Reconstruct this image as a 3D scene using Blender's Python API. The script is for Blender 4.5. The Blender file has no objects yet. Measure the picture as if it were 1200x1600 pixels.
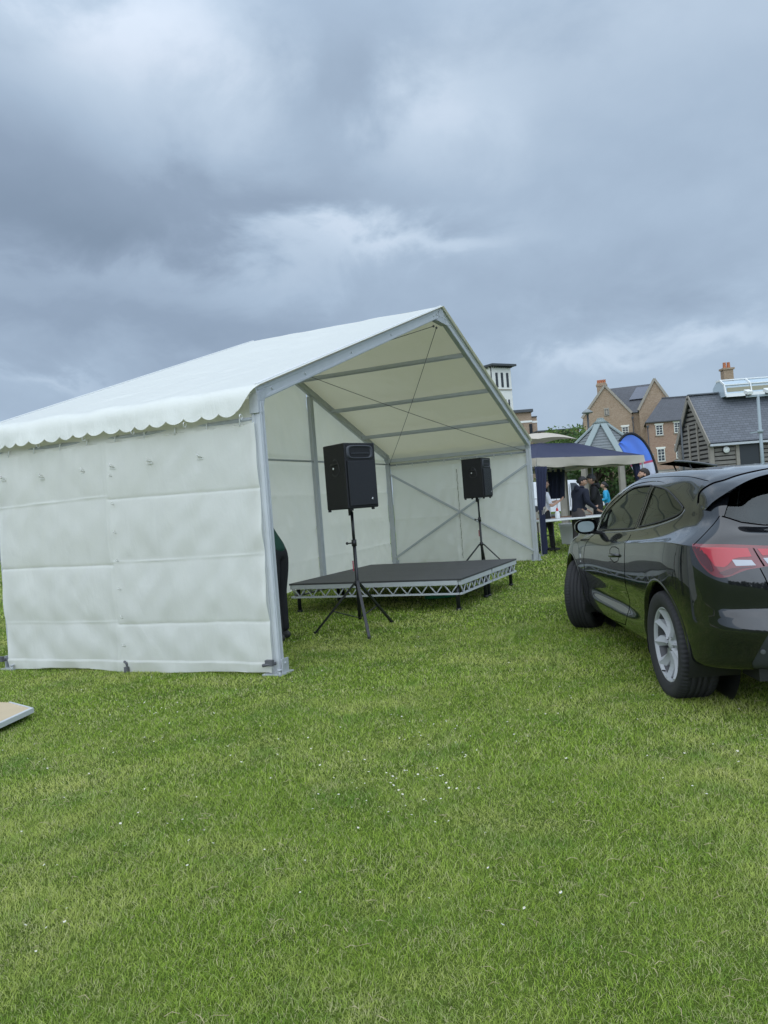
import bpy, bmesh, math, random
import numpy as np
from mathutils import Vector, Matrix, noise
from mathutils.bvhtree import BVHTree
random.seed(7); rng = np.random.default_rng(11)
S = bpy.context.scene
C = S.collection
R = math.radians
# ------------------------------------------------------------------ camera
F, PITCH, ROLL, CAMH = 1204.0, -0.009, 0.0774, 1.346
def setup_camera():
    cam = bpy.data.cameras.new('camera'); o = bpy.data.objects.new('camera', cam); C.objects.link(o)
    cam.sensor_fit = 'VERTICAL'; cam.sensor_height = 36.0; cam.sensor_width = 27.0
    cam.lens = F/1600*36.0; cam.clip_start = .05; cam.clip_end = 4000
    cp, sp = math.cos(PITCH), math.sin(PITCH); c, s = math.cos(ROLL), math.sin(ROLL)
    fw = Vector((0, cp, sp)); up = Vector((0, -sp, cp)); rt = Vector((1, 0, 0))
    cr = c*rt - s*up; cu = s*rt + c*up
    m = Matrix((cr, cu, -fw)).transposed().to_4x4(); m.translation = Vector((0, 0, CAMH))
    o.matrix_world = m; S.camera = o
setup_camera()
S.render.resolution_x, S.render.resolution_y = 768, 1024
S.view_settings.view_transform = 'Standard'; S.view_settings.look = 'None'
S.view_settings.exposure = 0.35; S.view_settings.gamma = 1.0
SUN_EL, SUN_AZ = R(58), R(205)     # azimuth clockwise from +Y: behind the camera, a little left
# ------------------------------------------------------------------ node helper
class NT:
    def __init__(s, tree): s.t = tree; s.n = tree.nodes; s.l = tree.links
    def add(s, typ, **kw):
        n = s.n.new(typ)
        for k, v in kw.items():
            if k.startswith('i_'):
                key = k[2:]; key = int(key) if key.isdigit() else key.replace('_', ' ')
                sock = n.inputs[key]
                if isinstance(v, bpy.types.NodeSocket): s.l.new(v, sock)
                else: sock.default_value = v
            else: setattr(n, k, v)
        return n
    def math(s, op, a, b=0.0, c=None, clamp=False):
        n = s.n.new('ShaderNodeMath'); n.operation = op; n.use_clamp = clamp
        for i, v in enumerate((a, b) if c is None else (a, b, c)):
            if isinstance(v, bpy.types.NodeSocket): s.l.new(v, n.inputs[i])
            else: n.inputs[i].default_value = v
        return n.outputs[0]
    def vmath(s, op, a, b=(0, 0, 0)):
        n = s.n.new('ShaderNodeVectorMath'); n.operation = op
        for i, v in enumerate((a, b)):
            if isinstance(v, bpy.types.NodeSocket): s.l.new(v, n.inputs[i])
            else: n.inputs[i].default_value = v
        return n
    def mix(s, f, a, b, typ='RGBA', blend='MIX'):
        n = s.n.new('ShaderNodeMix'); n.data_type = typ
        if typ == 'RGBA': n.blend_type = blend; ia, ib, out = 6, 7, 2
        else: ia, ib, out = 2, 3, 0
        for i, v in ((0, f), (ia, a), (ib, b)):
            if isinstance(v, bpy.types.NodeSocket): s.l.new(v, n.inputs[i])
            else: n.inputs[i].default_value = (*v, 1) if (i in (6, 7) and len(v) == 3) else v
        return n.outputs[out]
    def ramp(s, f, stops):
        n = s.n.new('ShaderNodeValToRGB'); s.l.new(f, n.inputs[0]); e = n.color_ramp.elements
        while len(e) < len(stops): e.new(0.5)
        for x, (p, c) in zip(e, stops): x.position = p; x.color = (*c, 1) if len(c) == 3 else c
        return n.outputs[0]
    def noise(s, vec, scale, detail=4, rough=.5, dist=0.0, out=0):
        n = s.add('ShaderNodeTexNoise'); n.inputs['Scale'].default_value = scale; n.inputs['Detail'].default_value = detail
        n.inputs['Roughness'].default_value = rough; n.inputs['Distortion'].default_value = dist
        if vec is not None: s.l.new(vec, n.inputs['Vector'])
        return n.outputs[out]
def raydir(px, py):
    c, s = math.cos(ROLL), math.sin(ROLL); X, Y = px-600, py-800
    u, v = c*X - s*Y, s*X + c*Y
    cp, sp = math.cos(PITCH), math.sin(PITCH)
    return Vector((u/F, cp + v/F*sp, sp - v/F*cp))
def at(px, py, Y):          # the point seen at a photo position, Y metres ahead
    d = raydir(px, py); return Vector((0, 0, CAMH)) + d*(Y/d.y)
def gnd(px, py, z=0.0):     # the point seen at a photo position on the level z
    d = raydir(px, py); return Vector((0, 0, CAMH)) + d*((z-CAMH)/d.z)
# ------------------------------------------------------------------ world: broken overcast
def setup_world():
    w = bpy.data.worlds.new('World'); S.world = w; w.use_nodes = True
    t = NT(w.node_tree); t.n.clear()
    out = t.add('ShaderNodeOutputWorld'); bg = t.add('ShaderNodeBackground')
    t.l.new(bg.outputs[0], out.inputs[0])
    sky = t.add('ShaderNodeTexSky', sky_type='NISHITA', sun_disc=False, sun_elevation=SUN_EL, sun_rotation=SUN_AZ)
    co = t.add('ShaderNodeTexCoord').outputs['Generated']
    sep = t.add('ShaderNodeSeparateXYZ'); t.l.new(co, sep.inputs[0])
    z = t.math('MAXIMUM', sep.outputs[2], 0.0)
    zz = t.math('ADD', z, .42)
    px = t.math('DIVIDE', sep.outputs[0], zz); py = t.math('DIVIDE', sep.outputs[1], zz)
    cb = t.add('ShaderNodeCombineXYZ'); t.l.new(px, cb.inputs[0]); t.l.new(py, cb.inputs[1])
    P = cb.outputs[0]
    st = t.vmath('MULTIPLY', P, (1.0, .9, 1.0)).outputs[0]
    st = t.vmath('ADD', st, (3.7, 1.2, 0)).outputs[0]
    big = t.noise(st, 1.6, 5, .5, .3)
    mid = t.noise(st, 4.2, 8, .55, .35)
    fine = t.noise(st, 10.0, 10, .62, .2)
    v = t.math('ADD', t.math('MULTIPLY', big, .52), t.math('ADD', t.math('MULTIPLY', mid, .33), t.math('MULTIPLY', fine, .15)))
    v = t.math('MULTIPLY', t.math('SUBTRACT', v, .5), 1.7)
    def blob(px_, py_, wx, wz, amp):
        d = raydir(px_, py_).normalized()
        az = math.atan2(d.x, d.y); el = d.z
        azn = t.math('ARCTAN2', sep.outputs[0], sep.outputs[1])
        wob = t.math('MULTIPLY', t.math('SUBTRACT', mid, .5), .40)
        wob2 = t.math('MULTIPLY', t.math('SUBTRACT', mid, .5), -.20)
        a = t.math('DIVIDE', t.math('ADD', t.math('SUBTRACT', azn, az), wob), wx)
        b = t.math('DIVIDE', t.math('ADD', t.math('SUBTRACT', sep.outputs[2], el), wob2), wz)
        r = t.math('ADD', t.math('MULTIPLY', a, a), t.math('MULTIPLY', b, b))
        return t.math('MULTIPLY', t.math('EXPONENT', t.math('MULTIPLY', r, -1.0)), amp)
    for b in BLOBS: v = t.math('ADD', v, blob(*b))
    v = t.math('ADD', t.math('MULTIPLY', v, .50), .53, clamp=True)
    cloud = t.ramp(v, [(0.0, (.190, .250, .335)), (.3, (.245, .315, .415)), (.55, (.335, .425, .540)), (.8, (.45, .545, .66)), (1.0, (.60, .68, .79))])
    # paler haze band low on the horizon, brighter cloud overhead
    hz = t.math('POWER', t.math('SUBTRACT', 1.0, t.math('MINIMUM', t.math('MULTIPLY', z, 4.5), 1.0)), 1.6)
    cloud = t.mix(t.math('MULTIPLY', hz, .75), cloud, (.30, .39, .51))
    over = t.math('MULTIPLY', t.math('SMOOTH_MIN', t.math('MAXIMUM', t.math('SUBTRACT', z, .50), 0.0), .5, .1), 1.8)
    bright = t.math('ADD', t.math('ADD', 1.0, over), t.math('MULTIPLY', t.math('MAXIMUM', t.math('MULTIPLY', sep.outputs[1], -1.0), 0.0), 2.0))  # extra sky brightness added behind the camera to light the marquee walls
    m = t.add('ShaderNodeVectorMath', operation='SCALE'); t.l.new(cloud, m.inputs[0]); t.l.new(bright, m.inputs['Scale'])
    skys = t.add('ShaderNodeVectorMath', operation='SCALE'); t.l.new(sky.outputs[0], skys.inputs[0]); skys.inputs['Scale'].default_value = .06
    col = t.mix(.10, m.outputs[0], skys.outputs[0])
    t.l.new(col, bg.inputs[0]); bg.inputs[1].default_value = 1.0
BLOBS = [(190, 120, .20, .10, .75), (60, 40, .20, .05, .3), (20, 215, .13, .09, -.55), (665, 175, .12, .05, .5), (470, 170, .09, .12, -.45), (560, 90, .25, .05, -.2),
         (400, 420, .16, .035, .4), (615, 375, .12, .022, .65), (80, 330, .22, .07, -.55), (330, 345, .3, .03, -.35), (850, 260, .35, .09, -.15),
         (200, 560, .35, .06, -.35), (60, 500, .3, .03, -.3), (1000, 430, .25, .04, -.25), (960, 570, .09, .02, .55), (1120, 520, .07, .02, .55),
         (120, 605, .06, .012, .45), (1150, 120, .3, .1, .15), (1050, 30, .3, .06, .2), (250, 20, .15, .05, .3), (640, 240, .35, .12, .28), (1150, 330, .3, .1, .1)]
setup_world()
def setup_sun():
    L = bpy.data.lights.new('sun', 'SUN'); L.energy = 1.3; L.angle = R(120); L.color = (1, .965, .91)
    o = bpy.data.objects.new('sun', L); C.objects.link(o)
    d = Vector((math.sin(SUN_AZ)*math.cos(SUN_EL), math.cos(SUN_AZ)*math.cos(SUN_EL), math.sin(SUN_EL)))
    o.rotation_euler = d.to_track_quat('Z', 'Y').to_euler(); o.location = (0, 0, 50)
setup_sun()
# ------------------------------------------------------------------ materials
MATS = {}
def mat(name, col=(.5, .5, .5), rough=.6, tcol=None, metal=0.0, var=0.0, vscale=8.0, bump=0.0, bscale=40.0, spec=.5, coat=0.0, extra=None, trans=0.0):
    if name in MATS: return MATS[name]
    m = bpy.data.materials.new(name); m.use_nodes = True; t = NT(m.node_tree); b = t.n['Principled BSDF']
    b.inputs['Base Color'].default_value = (*col, 1); b.inputs['Roughness'].default_value = rough
    b.inputs['Metallic'].default_value = metal; b.inputs['Specular IOR Level'].default_value = spec
    b.inputs['Coat Weight'].default_value = coat; b.inputs['Coat Roughness'].default_value = .03
    co = t.add('ShaderNodeTexCoord').outputs['Object']
    if var:
        n = t.noise(co, vscale, 6, .6)
        c = t.mix(n, tuple(max(0, x*(1-var)) for x in col), tuple(min(1, x*(1+var)) for x in col))
        t.l.new(c, b.inputs['Base Color'])
        rr = t.math('ADD', t.math('MULTIPLY', n, .15), rough-.07); t.l.new(rr, b.inputs['Roughness'])
    if bump:
        n = t.noise(co, bscale, 6, .6)
        bp = t.add('ShaderNodeBump'); bp.inputs['Strength'].default_value = bump; bp.inputs['Distance'].default_value = .01
        t.l.new(n, bp.inputs['Height']); t.l.new(bp.outputs[0], b.inputs['Normal'])
    if trans:
        o = t.n['Material Output']; tr = t.add('ShaderNodeBsdfTranslucent'); tr.inputs[0].default_value = (*(tcol or col), 1)
        mx = t.add('ShaderNodeMixShader'); mx.inputs[0].default_value = trans
        t.l.new(b.outputs[0], mx.inputs[1]); t.l.new(tr.outputs[0], mx.inputs[2]); t.l.new(mx.outputs[0], o.inputs[0])
    if extra: extra(t, b, co)
    MATS[name] = m; return m
def fabric_extra(t, b, co):
    n1 = t.noise(t.vmath('MULTIPLY', co, (1.0, 1.0, .35)).outputs[0], 3.5, 7, .6, .6)
    n2 = t.noise(co, 22, 5, .6, .4)
    h = t.math('ADD', t.math('MULTIPLY', n1, 1.0), t.math('MULTIPLY', n2, .10))
    bp = t.add('ShaderNodeBump'); bp.inputs['Strength'].default_value = .45; bp.inputs['Distance'].default_value = .035
    t.l.new(h, bp.inputs['Height']); t.l.new(bp.outputs[0], b.inputs['Normal'])
    sep = t.add('ShaderNodeSeparateXYZ'); t.l.new(co, sep.inputs[0])
    # grubby splash band near the ground and faint vertical streaks
    low = t.math('SUBTRACT', 1.0, t.math('MULTIPLY', t.math('ADD', sep.outputs[2], 0.0), 2.2), clamp=True)
    st = t.noise(t.vmath('MULTIPLY', co, (9.0, 9.0, .5)).outputs[0], 1.0, 5, .6)
    dirt = t.math('MULTIPLY', t.math('ADD', t.math('MULTIPLY', low, .35), .10), st)
    bl = t.noise(co, 1.3, 4, .6)
    dirt = t.math('ADD', dirt, t.math('MULTIPLY', t.math('SUBTRACT', bl, .5, clamp=True), .12))
    t.l.new(t.mix(dirt, b.inputs['Base Color'].default_value[:3], (.50, .50, .40)), b.inputs['Base Color'])
M = {}
M['pvc'] = mat('white_pvc', (.92, .915, .88), .42, extra=fabric_extra, trans=.44, tcol=(.95, .92, .80))
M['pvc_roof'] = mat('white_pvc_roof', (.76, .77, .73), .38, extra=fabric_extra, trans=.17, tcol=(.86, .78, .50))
M['alu'] = mat('aluminium', (.50, .52, .54), .38, .85, var=.12, vscale=6, bump=.05, bscale=60)
M['galv'] = mat('galvanised_steel', (.42, .44, .46), .45, .8, var=.25, vscale=25)
M['steel_dark'] = mat('dark_steel', (.10, .10, .11), .5, .6, var=.2)
M['black_plastic'] = mat('black_plastic', (.018, .018, .02), .45, bump=.1, bscale=200)
M['speaker_vinyl'] = mat('speaker_vinyl', (.006, .006, .008), .6, bump=.35, bscale=220)
M['grille'] = mat('grille', (.011, .012, .016), .55, .2, bump=.5, bscale=300)
M['black_metal'] = mat('black_powder_coat', (.012, .013, .016), .38)
M['deck'] = mat('stage_deck', (.055, .055, .06), .55, var=.3, vscale=3, bump=.1, bscale=150)
M['white_plastic'] = mat('white_plastic', (.72, .73, .72), .4)
M['white_paint'] = mat('white_paint', (.74, .75, .74), .45, var=.06)
M['rope'] = mat('white_rope', (.65, .65, .6), .8)
M['red_tag'] = mat('red_tape', (.35, .03, .06), .6)
M['navy'] = mat('navy_canopy', (.018, .023, .060), .75, var=.15, vscale=3, bump=.3, bscale=6)
M['beige'] = mat('beige_canopy', (.56, .50, .42), .8, var=.06, bump=.35, bscale=7, trans=.15)
M['grey_tub'] = mat('grey_tub', (.62, .62, .60), .5, var=.1)
M['ply'] = mat('plywood', (.50, .40, .26), .6, var=.12, vscale=4)
M['green_hose'] = mat('green_plastic', (.01, .16, .06), .4)
# brick
def brick_extra(c1, c2, mortar, sc):
    def f(t, b, co):
        sep = t.add('ShaderNodeSeparateXYZ'); t.l.new(co, sep.inputs[0])
        cb = t.add('ShaderNodeCombineXYZ'); t.l.new(t.math('ADD', sep.outputs[0], sep.outputs[1]), cb.inputs[0]); t.l.new(sep.outputs[2], cb.inputs[1])
        br = t.add('ShaderNodeTexBrick'); t.l.new(cb.outputs[0], br.inputs['Vector'])
        br.inputs['Scale'].default_value = 1; br.inputs['Brick Width'].default_value = .225*sc; br.inputs['Row Height'].default_value = .075*sc
        br.inputs['Mortar Size'].default_value = .009*sc; br.inputs['Color1'].default_value = (*c1, 1); br.inputs['Color2'].default_value = (*c2, 1); br.inputs['Mortar'].default_value = (*mortar, 1)
        n = t.noise(co, .9, 5, .6); n2 = t.noise(co, 7, 3, .7)
        c = t.mix(t.math('MULTIPLY', n, .5), br.outputs[0], tuple(x*.75 for x in c1))
        c = t.mix(t.math('MULTIPLY', t.math('SUBTRACT', n2, .52, clamp=True), 3.0, clamp=True), c, tuple(x*.45 for x in c1))
        t.l.new(c, b.inputs['Base Color'])
    return f
M['brick'] = mat('buff_brick', rough=.9, extra=brick_extra((.29, .19, .115), (.40, .29, .20), (.38, .33, .27), 1.0))
M['brick_red'] = mat('red_brick', rough=.9, extra=brick_extra((.28, .155, .10), (.36, .235, .16), (.36, .30, .25), 1.0))
def slate_extra(c, sc):
    def f(t, b, co):
        sep = t.add('ShaderNodeSeparateXYZ'); t.l.new(co, sep.inputs[0])
        cb = t.add('ShaderNodeCombineXYZ'); t.l.new(sep.outputs[0], cb.inputs[0]); t.l.new(sep.outputs[2], cb.inputs[1])
        br = t.add('ShaderNodeTexBrick'); t.l.new(cb.outputs[0], br.inputs['Vector'])
        br.inputs['Scale'].default_value = 1; br.inputs['Brick Width'].default_value = .30*sc; br.inputs['Row Height'].default_value = .135*sc
        br.inputs['Mortar Size'].default_value = .016*sc; br.inputs['Mortar Smooth'].default_value = .3
        br.inputs['Color1'].default_value = (*c, 1); br.inputs['Color2'].default_value = (*[x*1.5 for x in c], 1); br.inputs['Mortar'].default_value = (*[x*.45 for x in c], 1)
        n = t.noise(co, 1.2, 4, .6)
        t.l.new(t.mix(t.math('MULTIPLY', n, .6), br.outputs[0], tuple(x*1.2 for x in c)), b.inputs['Base Color'])
    return f
M['slate'] = mat('slate', rough=.6, extra=slate_extra((.085, .092, .105), .85))
M['slate_dark'] = mat('dark_slate', rough=.6, extra=slate_extra((.060, .062, .070), 1.0))
M['stone'] = mat('stone_trim', (.30, .27, .225), .8, var=.15)
M['render'] = mat('white_render', (.70, .69, .64), .8, var=.05, vscale=2)
M['glass_dark'] = mat('window_glass', (.02, .024, .028), .08)
M['frame_white'] = mat('window_frame_white', (.70, .69, .62), .5)
M['frame_dark'] = mat('frame_dark', (.05, .055, .06), .5)
M['terracotta'] = mat('terracotta', (.42, .15, .07), .8, var=.2)
M['solar'] = mat('solar_panel', (.10, .11, .14), .25)
M['lead'] = mat('lead_sheet', (.10, .11, .125), .55)
M['board_grey'] = mat('weathered_board', (.19, .175, .155), .85, var=.4, vscale=5)
M['board_dark'] = mat('board_shadow_gap', (.035, .03, .028), .9)
M['timber'] = mat('weathered_timber', (.26, .235, .20), .85, var=.25, vscale=4)
M['timber_brown'] = mat('brown_timber', (.16, .08, .045), .8, var=.25, vscale=4)
M['pale_green'] = mat('pale_green_ridge', (.23, .275, .27), .6, var=.1)
M['pole_grey'] = mat('grey_pole', (.27, .32, .34), .5, var=.08)
M['tarmac'] = mat('tarmac', (.06, .06, .06), .9, var=.2)
# ------------------------------------------------------------------ mesh builder
class MB:
    def __init__(s): s.v = []; s.f = []; s.sm = []; s.mi = []
    def add(s, vs, fs, smooth=False, mi=0):
        o = len(s.v); s.v += [tuple(p) for p in vs]
        for f in fs: s.f.append(tuple(i+o for i in f)); s.sm.append(smooth); s.mi.append(mi)
        return s
    def box(s, c, size, rot=None, mi=0):
        x, y, z = [k/2 for k in size]; vs = [Vector((a, b, d)) for a in (-x, x) for b in (-y, y) for d in (-z, z)]
        if rot is not None: vs = [rot @ p for p in vs]
        c = Vector(c); vs = [p+c for p in vs]
        return s.add(vs, [(0, 1, 3, 2), (4, 6, 7, 5), (0, 4, 5, 1), (2, 3, 7, 6), (0, 2, 6, 4), (1, 5, 7, 3)], mi=mi)
    def beam(s, a, b, w, h, up=(0, 0, 1), mi=0):      # rectangular bar between two points
        a, b = Vector(a), Vector(b); d = b-a; L = d.length; d.normalize()
        u = Vector(up); sd = d.cross(u)
        if sd.length < 1e-4: sd = d.cross(Vector((1, 0, 0)))
        sd.normalize(); u = sd.cross(d)
        m = Matrix((sd, d, u)).transposed()
        return s.box((a+b)/2, (w, L, h), m, mi)
    def cyl(s, a, b, r0, r1=None, n=12, cap=True, mi=0):
        r1 = r0 if r1 is None else r1
        a, b = Vector(a), Vector(b); d = (b-a).normalized(); q = d.to_track_quat('Z', 'Y')
        vs = []
        for p, r in ((a, r0), (b, r1)):
            for i in range(n):
                t = 2*math.pi*i/n; vs.append(p + q @ Vector((r*math.cos(t), r*math.sin(t), 0)))
        s.add(vs, [(i, (i+1) % n, n+(i+1) % n, n+i) for i in range(n)], True, mi)
        if cap: s.add(vs[:n], [tuple(reversed(range(n)))], mi=mi); s.add(vs[n:], [tuple(range(n))], mi=mi)
        return s
    def tube(s, pts, r, n=8, mi=0, closed=False):
        pts = [Vector(p) for p in pts]; rs = r if isinstance(r, (list, tuple)) else [r]*len(pts)
        vs = []; N = len(pts)
        for i, p in enumerate(pts):
            a = pts[max(i-1, 0)]; b = pts[min(i+1, N-1)]
            if closed: a = pts[i-1]; b = pts[(i+1) % N]
            d = (b-a).normalized(); x = d.cross(Vector((0, 0, 1)))
            if x.length < .05: x = d.cross(Vector((0, 1, 0)))
            x.normalize(); y = x.cross(d)
            for k in range(n):
                t = 2*math.pi*k/n; vs.append(p + x*(rs[i]*math.cos(t)) + y*(rs[i]*math.sin(t)))
        fs = []
        for i in range(N if closed else N-1):
            j = (i+1) % N
            for k in range(n): fs.append((i*n+k, i*n+(k+1) % n, j*n+(k+1) % n, j*n+k))
        if not closed: fs.append(tuple(reversed(range(n)))); fs.append(tuple((N-1)*n+k for k in range(n)))
        return s.add(vs, fs, True, mi)
    def lathe(s, prof, n=24, axis='z', c=(0, 0, 0), mi=0, dr=None):
        vs = []; K = len(prof)
        for i in range(n):
            t = 2*math.pi*i/n
            for k, (r, h) in enumerate(prof):
                if dr: r = r+dr(i, k)
                a, b = r*math.cos(t), r*math.sin(t)
                p = (a, b, h) if axis == 'z' else ((a, h, b) if axis == 'y' else (h, a, b))
                vs.append((p[0]+c[0], p[1]+c[1], p[2]+c[2]))
        fs = [(i*K+k, ((i+1) % n)*K+k, ((i+1) % n)*K+k+1, i*K+k+1) for i in range(n) for k in range(K-1)]
        return s.add(vs, fs, True, mi)
    def grid(s, fn, nu, nv, smooth=True, mi=0):
        vs = [fn(i/nu, j/nv) for i in range(nu+1) for j in range(nv+1)]
        return s.add(vs, [(i*(nv+1)+j, (i+1)*(nv+1)+j, (i+1)*(nv+1)+j+1, i*(nv+1)+j+1) for i in range(nu) for j in range(nv)], smooth, mi)
    def prism(s, poly, off, mi=0):                    # polygon (3D points) extruded by a vector
        n = len(poly); off = Vector(off); P = [Vector(p) for p in poly]
        vs = P + [p+off for p in P]
        fs = [tuple(range(n)), tuple(reversed(range(n, 2*n)))] + [(i, n+i, n+(i+1) % n, (i+1) % n) for i in range(n)]
        return s.add(vs, fs, mi=mi)
    def sphere(s, c, r, n=16, m=10, mi=0):
        rx, ry, rz = r if isinstance(r, (tuple, list)) else (r, r, r); c = Vector(c)
        def fn(u, v):
            a = 2*math.pi*u; b = math.pi*(v-.5); return c+Vector((rx*math.cos(b)*math.cos(a), ry*math.cos(b)*math.sin(a), rz*math.sin(b)))
        return s.grid(fn, n, m, True, mi)
    def build(s, name, m, parent=None, bevel=0.0, fix=True, solid=0.0):
        me = bpy.data.meshes.new(name); me.from_pydata(s.v, [], s.f); me.update()
        ms = m if isinstance(m, (list, tuple)) else [m]
        for x in ms: me.materials.append(x)
        me.polygons.foreach_set('use_smooth', s.sm); me.polygons.foreach_set('material_index', s.mi)
        if fix:
            bm = bmesh.new(); bm.from_mesh(me); bmesh.ops.remove_doubles(bm, verts=bm.verts, dist=1e-5)
            bmesh.ops.recalc_face_normals(bm, faces=bm.faces); bm.to_mesh(me); bm.free()
        o = bpy.data.objects.new(name, me); C.objects.link(o)
        if parent is not None: o.parent = parent
        if bevel: b = o.modifiers.new('bevel', 'BEVEL'); b.width = bevel; b.segments = 2; b.limit_method = 'ANGLE'; b.angle_limit = R(40)
        if solid: b = o.modifiers.new('solid', 'SOLIDIFY'); b.thickness = solid; b.offset = 0
        return o
def tag(o, label=None, cat=None, group=None, kind=None):
    for k, v in (('label', label), ('category', cat), ('group', group), ('kind', kind)):
        if v: o[k] = v
    return o
def thing(name, label, cat, loc=(0, 0, 0), rz=0.0, group=None):
    o = bpy.data.objects.new(name, None); C.objects.link(o); o.empty_display_size = .2
    o.location = loc; o.rotation_euler = (0, 0, rz); return tag(o, label, cat, group)
def copy_tree(o, parent=None):
    c = o.copy(); C.objects.link(c); c.parent = parent
    for ch in [x for x in bpy.data.objects if x.parent == o]: copy_tree(ch, c)
    return c
#@@SETTING
# ------------------------------------------------------------------ ground and lawn
def ground():
    def ex(t, b, co):
        n = t.noise(co, .35, 5, .6); n2 = t.noise(co, 3.0, 6, .65); n3 = t.noise(co, 60, 4, .7)
        c = t.mix(t.ramp(n2, [(.3, (0, 0, 0)), (.75, (1, 1, 1))]), (.065, .10, .014), (.15, .21, .032))
        c = t.mix(t.math('MULTIPLY', t.math('SUBTRACT', n, .5, clamp=True), 2.2, clamp=True), c, (.21, .25, .06))
        c = t.mix(t.math('MULTIPLY', n3, .6), c, (.06, .09, .02))
        t.l.new(c, b.inputs['Base Color'])
        bp = t.add('ShaderNodeBump'); bp.inputs['Strength'].default_value = .8; bp.inputs['Distance'].default_value = .03
        t.l.new(n3, bp.inputs['Height']); t.l.new(bp.outputs[0], b.inputs['Normal'])
    m = mat('turf', rough=.95, spec=.1, extra=ex)
    g = MB(); g.add([(-1500, -300, 0), (1500, -300, 0), (1500, 2500, 0), (-1500, 2500, 0)], [(0, 1, 2, 3)])
    tag(g.build('ground', m), kind='structure')
    r = MB(); r.add([(-30, 36.6, .004), (90, 36.6, .004), (90, 47, .004), (-30, 47, .004)], [(0, 1, 2, 3)])
    tag(r.build('road', M['tarmac']), kind='structure')
ground()
def vnoise(x, y, s, seed=0.0):
    return np.array([noise.noise((a*s+seed, b*s-seed, seed)) for a, b in zip(x, y)])
STAGE_SHADE = None
def lawn():
    def blade_mat(name, base, tip, straw):
        def ex(t, b, co):
            rnd = t.add('ShaderNodeNewGeometry').outputs['Random Per Island']
            n = t.noise(co, .9, 8, .7); n2 = t.noise(co, 1.9, 7, .7)
            c = t.mix(rnd, base, tip)
            c = t.mix(t.math('MULTIPLY', t.math('SUBTRACT', n, .47, clamp=True), 4.5, clamp=True), c, (.62, .64, .20))
            c = t.mix(t.math('MULTIPLY', t.math('SUBTRACT', n2, .50, clamp=True), 4.0, clamp=True), c, (.10, .25, .034))
            n5 = t.noise(co, 3.3, 6, .75); dry = t.math('MULTIPLY', t.math('SUBTRACT', n5, .53, clamp=True), 4.5, clamp=True)
            s = t.math('GREATER_THAN', t.math('FRACT', t.math('MULTIPLY', rnd, 17.3)), t.math('SUBTRACT', straw, t.math('MULTIPLY', dry, .55)))
            c = t.mix(s, c, (.56, .55, .27))
            t.l.new(c, b.inputs['Base Color'])
            o = t.n['Material Output']; tr = t.add('ShaderNodeBsdfTranslucent'); t.l.new(c, tr.inputs[0])
            mx = t.add('ShaderNodeMixShader'); mx.inputs[0].default_value = .30
            t.l.new(b.outputs[0], mx.inputs[1]); t.l.new(tr.outputs[0], mx.inputs[2]); t.l.new(mx.outputs[0], o.inputs[0])
        return mat(name, rough=.6, spec=.25, extra=ex)
    gm = blade_mat('grass_blade', (.125, .235, .020), (.46, .60, .090), .84)
    X = []; Y = []; Hh = []; Wd = []
    for (y0, y1, dens, h, w) in [(1.4, 2.6, 42000, .0145, .0013), (2.6, 3.8, 27000, .015, .0016), (3.8, 5.5, 13500, .016, .0023), (5.5, 8, 6400, .018, .0034), (8, 12, 1900, .021, .0068), (12, 19, 500, .030, .013), (19, 40, 75, .038, .028)]:
        hw = lambda y: .58*y+1.0
        A = (y1-y0)*2*hw((y0+y1)/2); n = int(A*dens)
        y = rng.uniform(y0, y1, n*1); x = rng.uniform(-1, 1, n)*hw(y)
        keep = np.ones(n, bool)
        X.append(x[keep]); Y.append(y[keep]); Hh.append(np.full(keep.sum(), h)); Wd.append(np.full(keep.sum(), w))
    X = np.concatenate(X); Y = np.concatenate(Y); Hh = np.concatenate(Hh); Wd = np.concatenate(Wd)
    # tuft variation from a coarse lattice
    gx = np.linspace(-25, 25, 401); gy = np.linspace(0, 40, 321)
    lat = np.array([[noise.noise((a*1.8, b*1.8, 3.3))*.6+noise.noise((a*6, b*6, 9.1))*.5 for b in gy] for a in gx])
    ix = np.clip(((X+25)/50*400).astype(int), 0, 400); iy = np.clip((Y/40*320).astype(int), 0, 320)
    T = lat[ix, iy]
    n = len(X); h = Hh*(1+T*.75)*rng.uniform(.45, 1.35, n); w = Wd*rng.uniform(.7, 1.3, n)
    a = rng.uniform(0, 2*np.pi, n); ln = rng.uniform(.3, 2.3, n)*h; la = a+np.pi/2+rng.normal(0, .5, n)+0
    dx, dy = np.cos(a)*w/2, np.sin(a)*w/2; lx, ly = np.cos(la)*ln, np.sin(la)*ln
    V = np.empty((n, 5, 3), np.float32)
    V[:, 0] = np.stack([X-dx, Y-dy, np.zeros(n)], 1); V[:, 1] = np.stack([X+dx, Y+dy, np.zeros(n)], 1)
    V[:, 2] = np.stack([X+dx*.8+lx*.35, Y+dy*.8+ly*.35, h*.6], 1); V[:, 3] = np.stack([X-dx*.8+lx*.35, Y-dy*.8+ly*.35, h*.6], 1)
    V[:, 4] = np.stack([X+lx, Y+ly, h*.95], 1)
    me = bpy.data.meshes.new('grass'); me.vertices.add(n*5); me.vertices.foreach_set('co', V.ravel())
    b = (np.arange(n)*5)[:, None]
    L = (b+np.array([0, 1, 2, 3, 3, 2, 4])).ravel().astype(np.int32)
    me.loops.add(n*7); me.loops.foreach_set('vertex_index', L)
    st = ((np.arange(n)*7)[:, None]+np.array([0, 4])).ravel().astype(np.int32)
    me.polygons.add(n*2); me.polygons.foreach_set('loop_start', st)
    me.update(calc_edges=True); me.validate(); me.materials.append(gm)
    o = bpy.data.objects.new('grass', me); C.objects.link(o)
    tag(o, 'short mown green lawn covering the field', 'grass', kind='stuff')
lawn()
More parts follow.
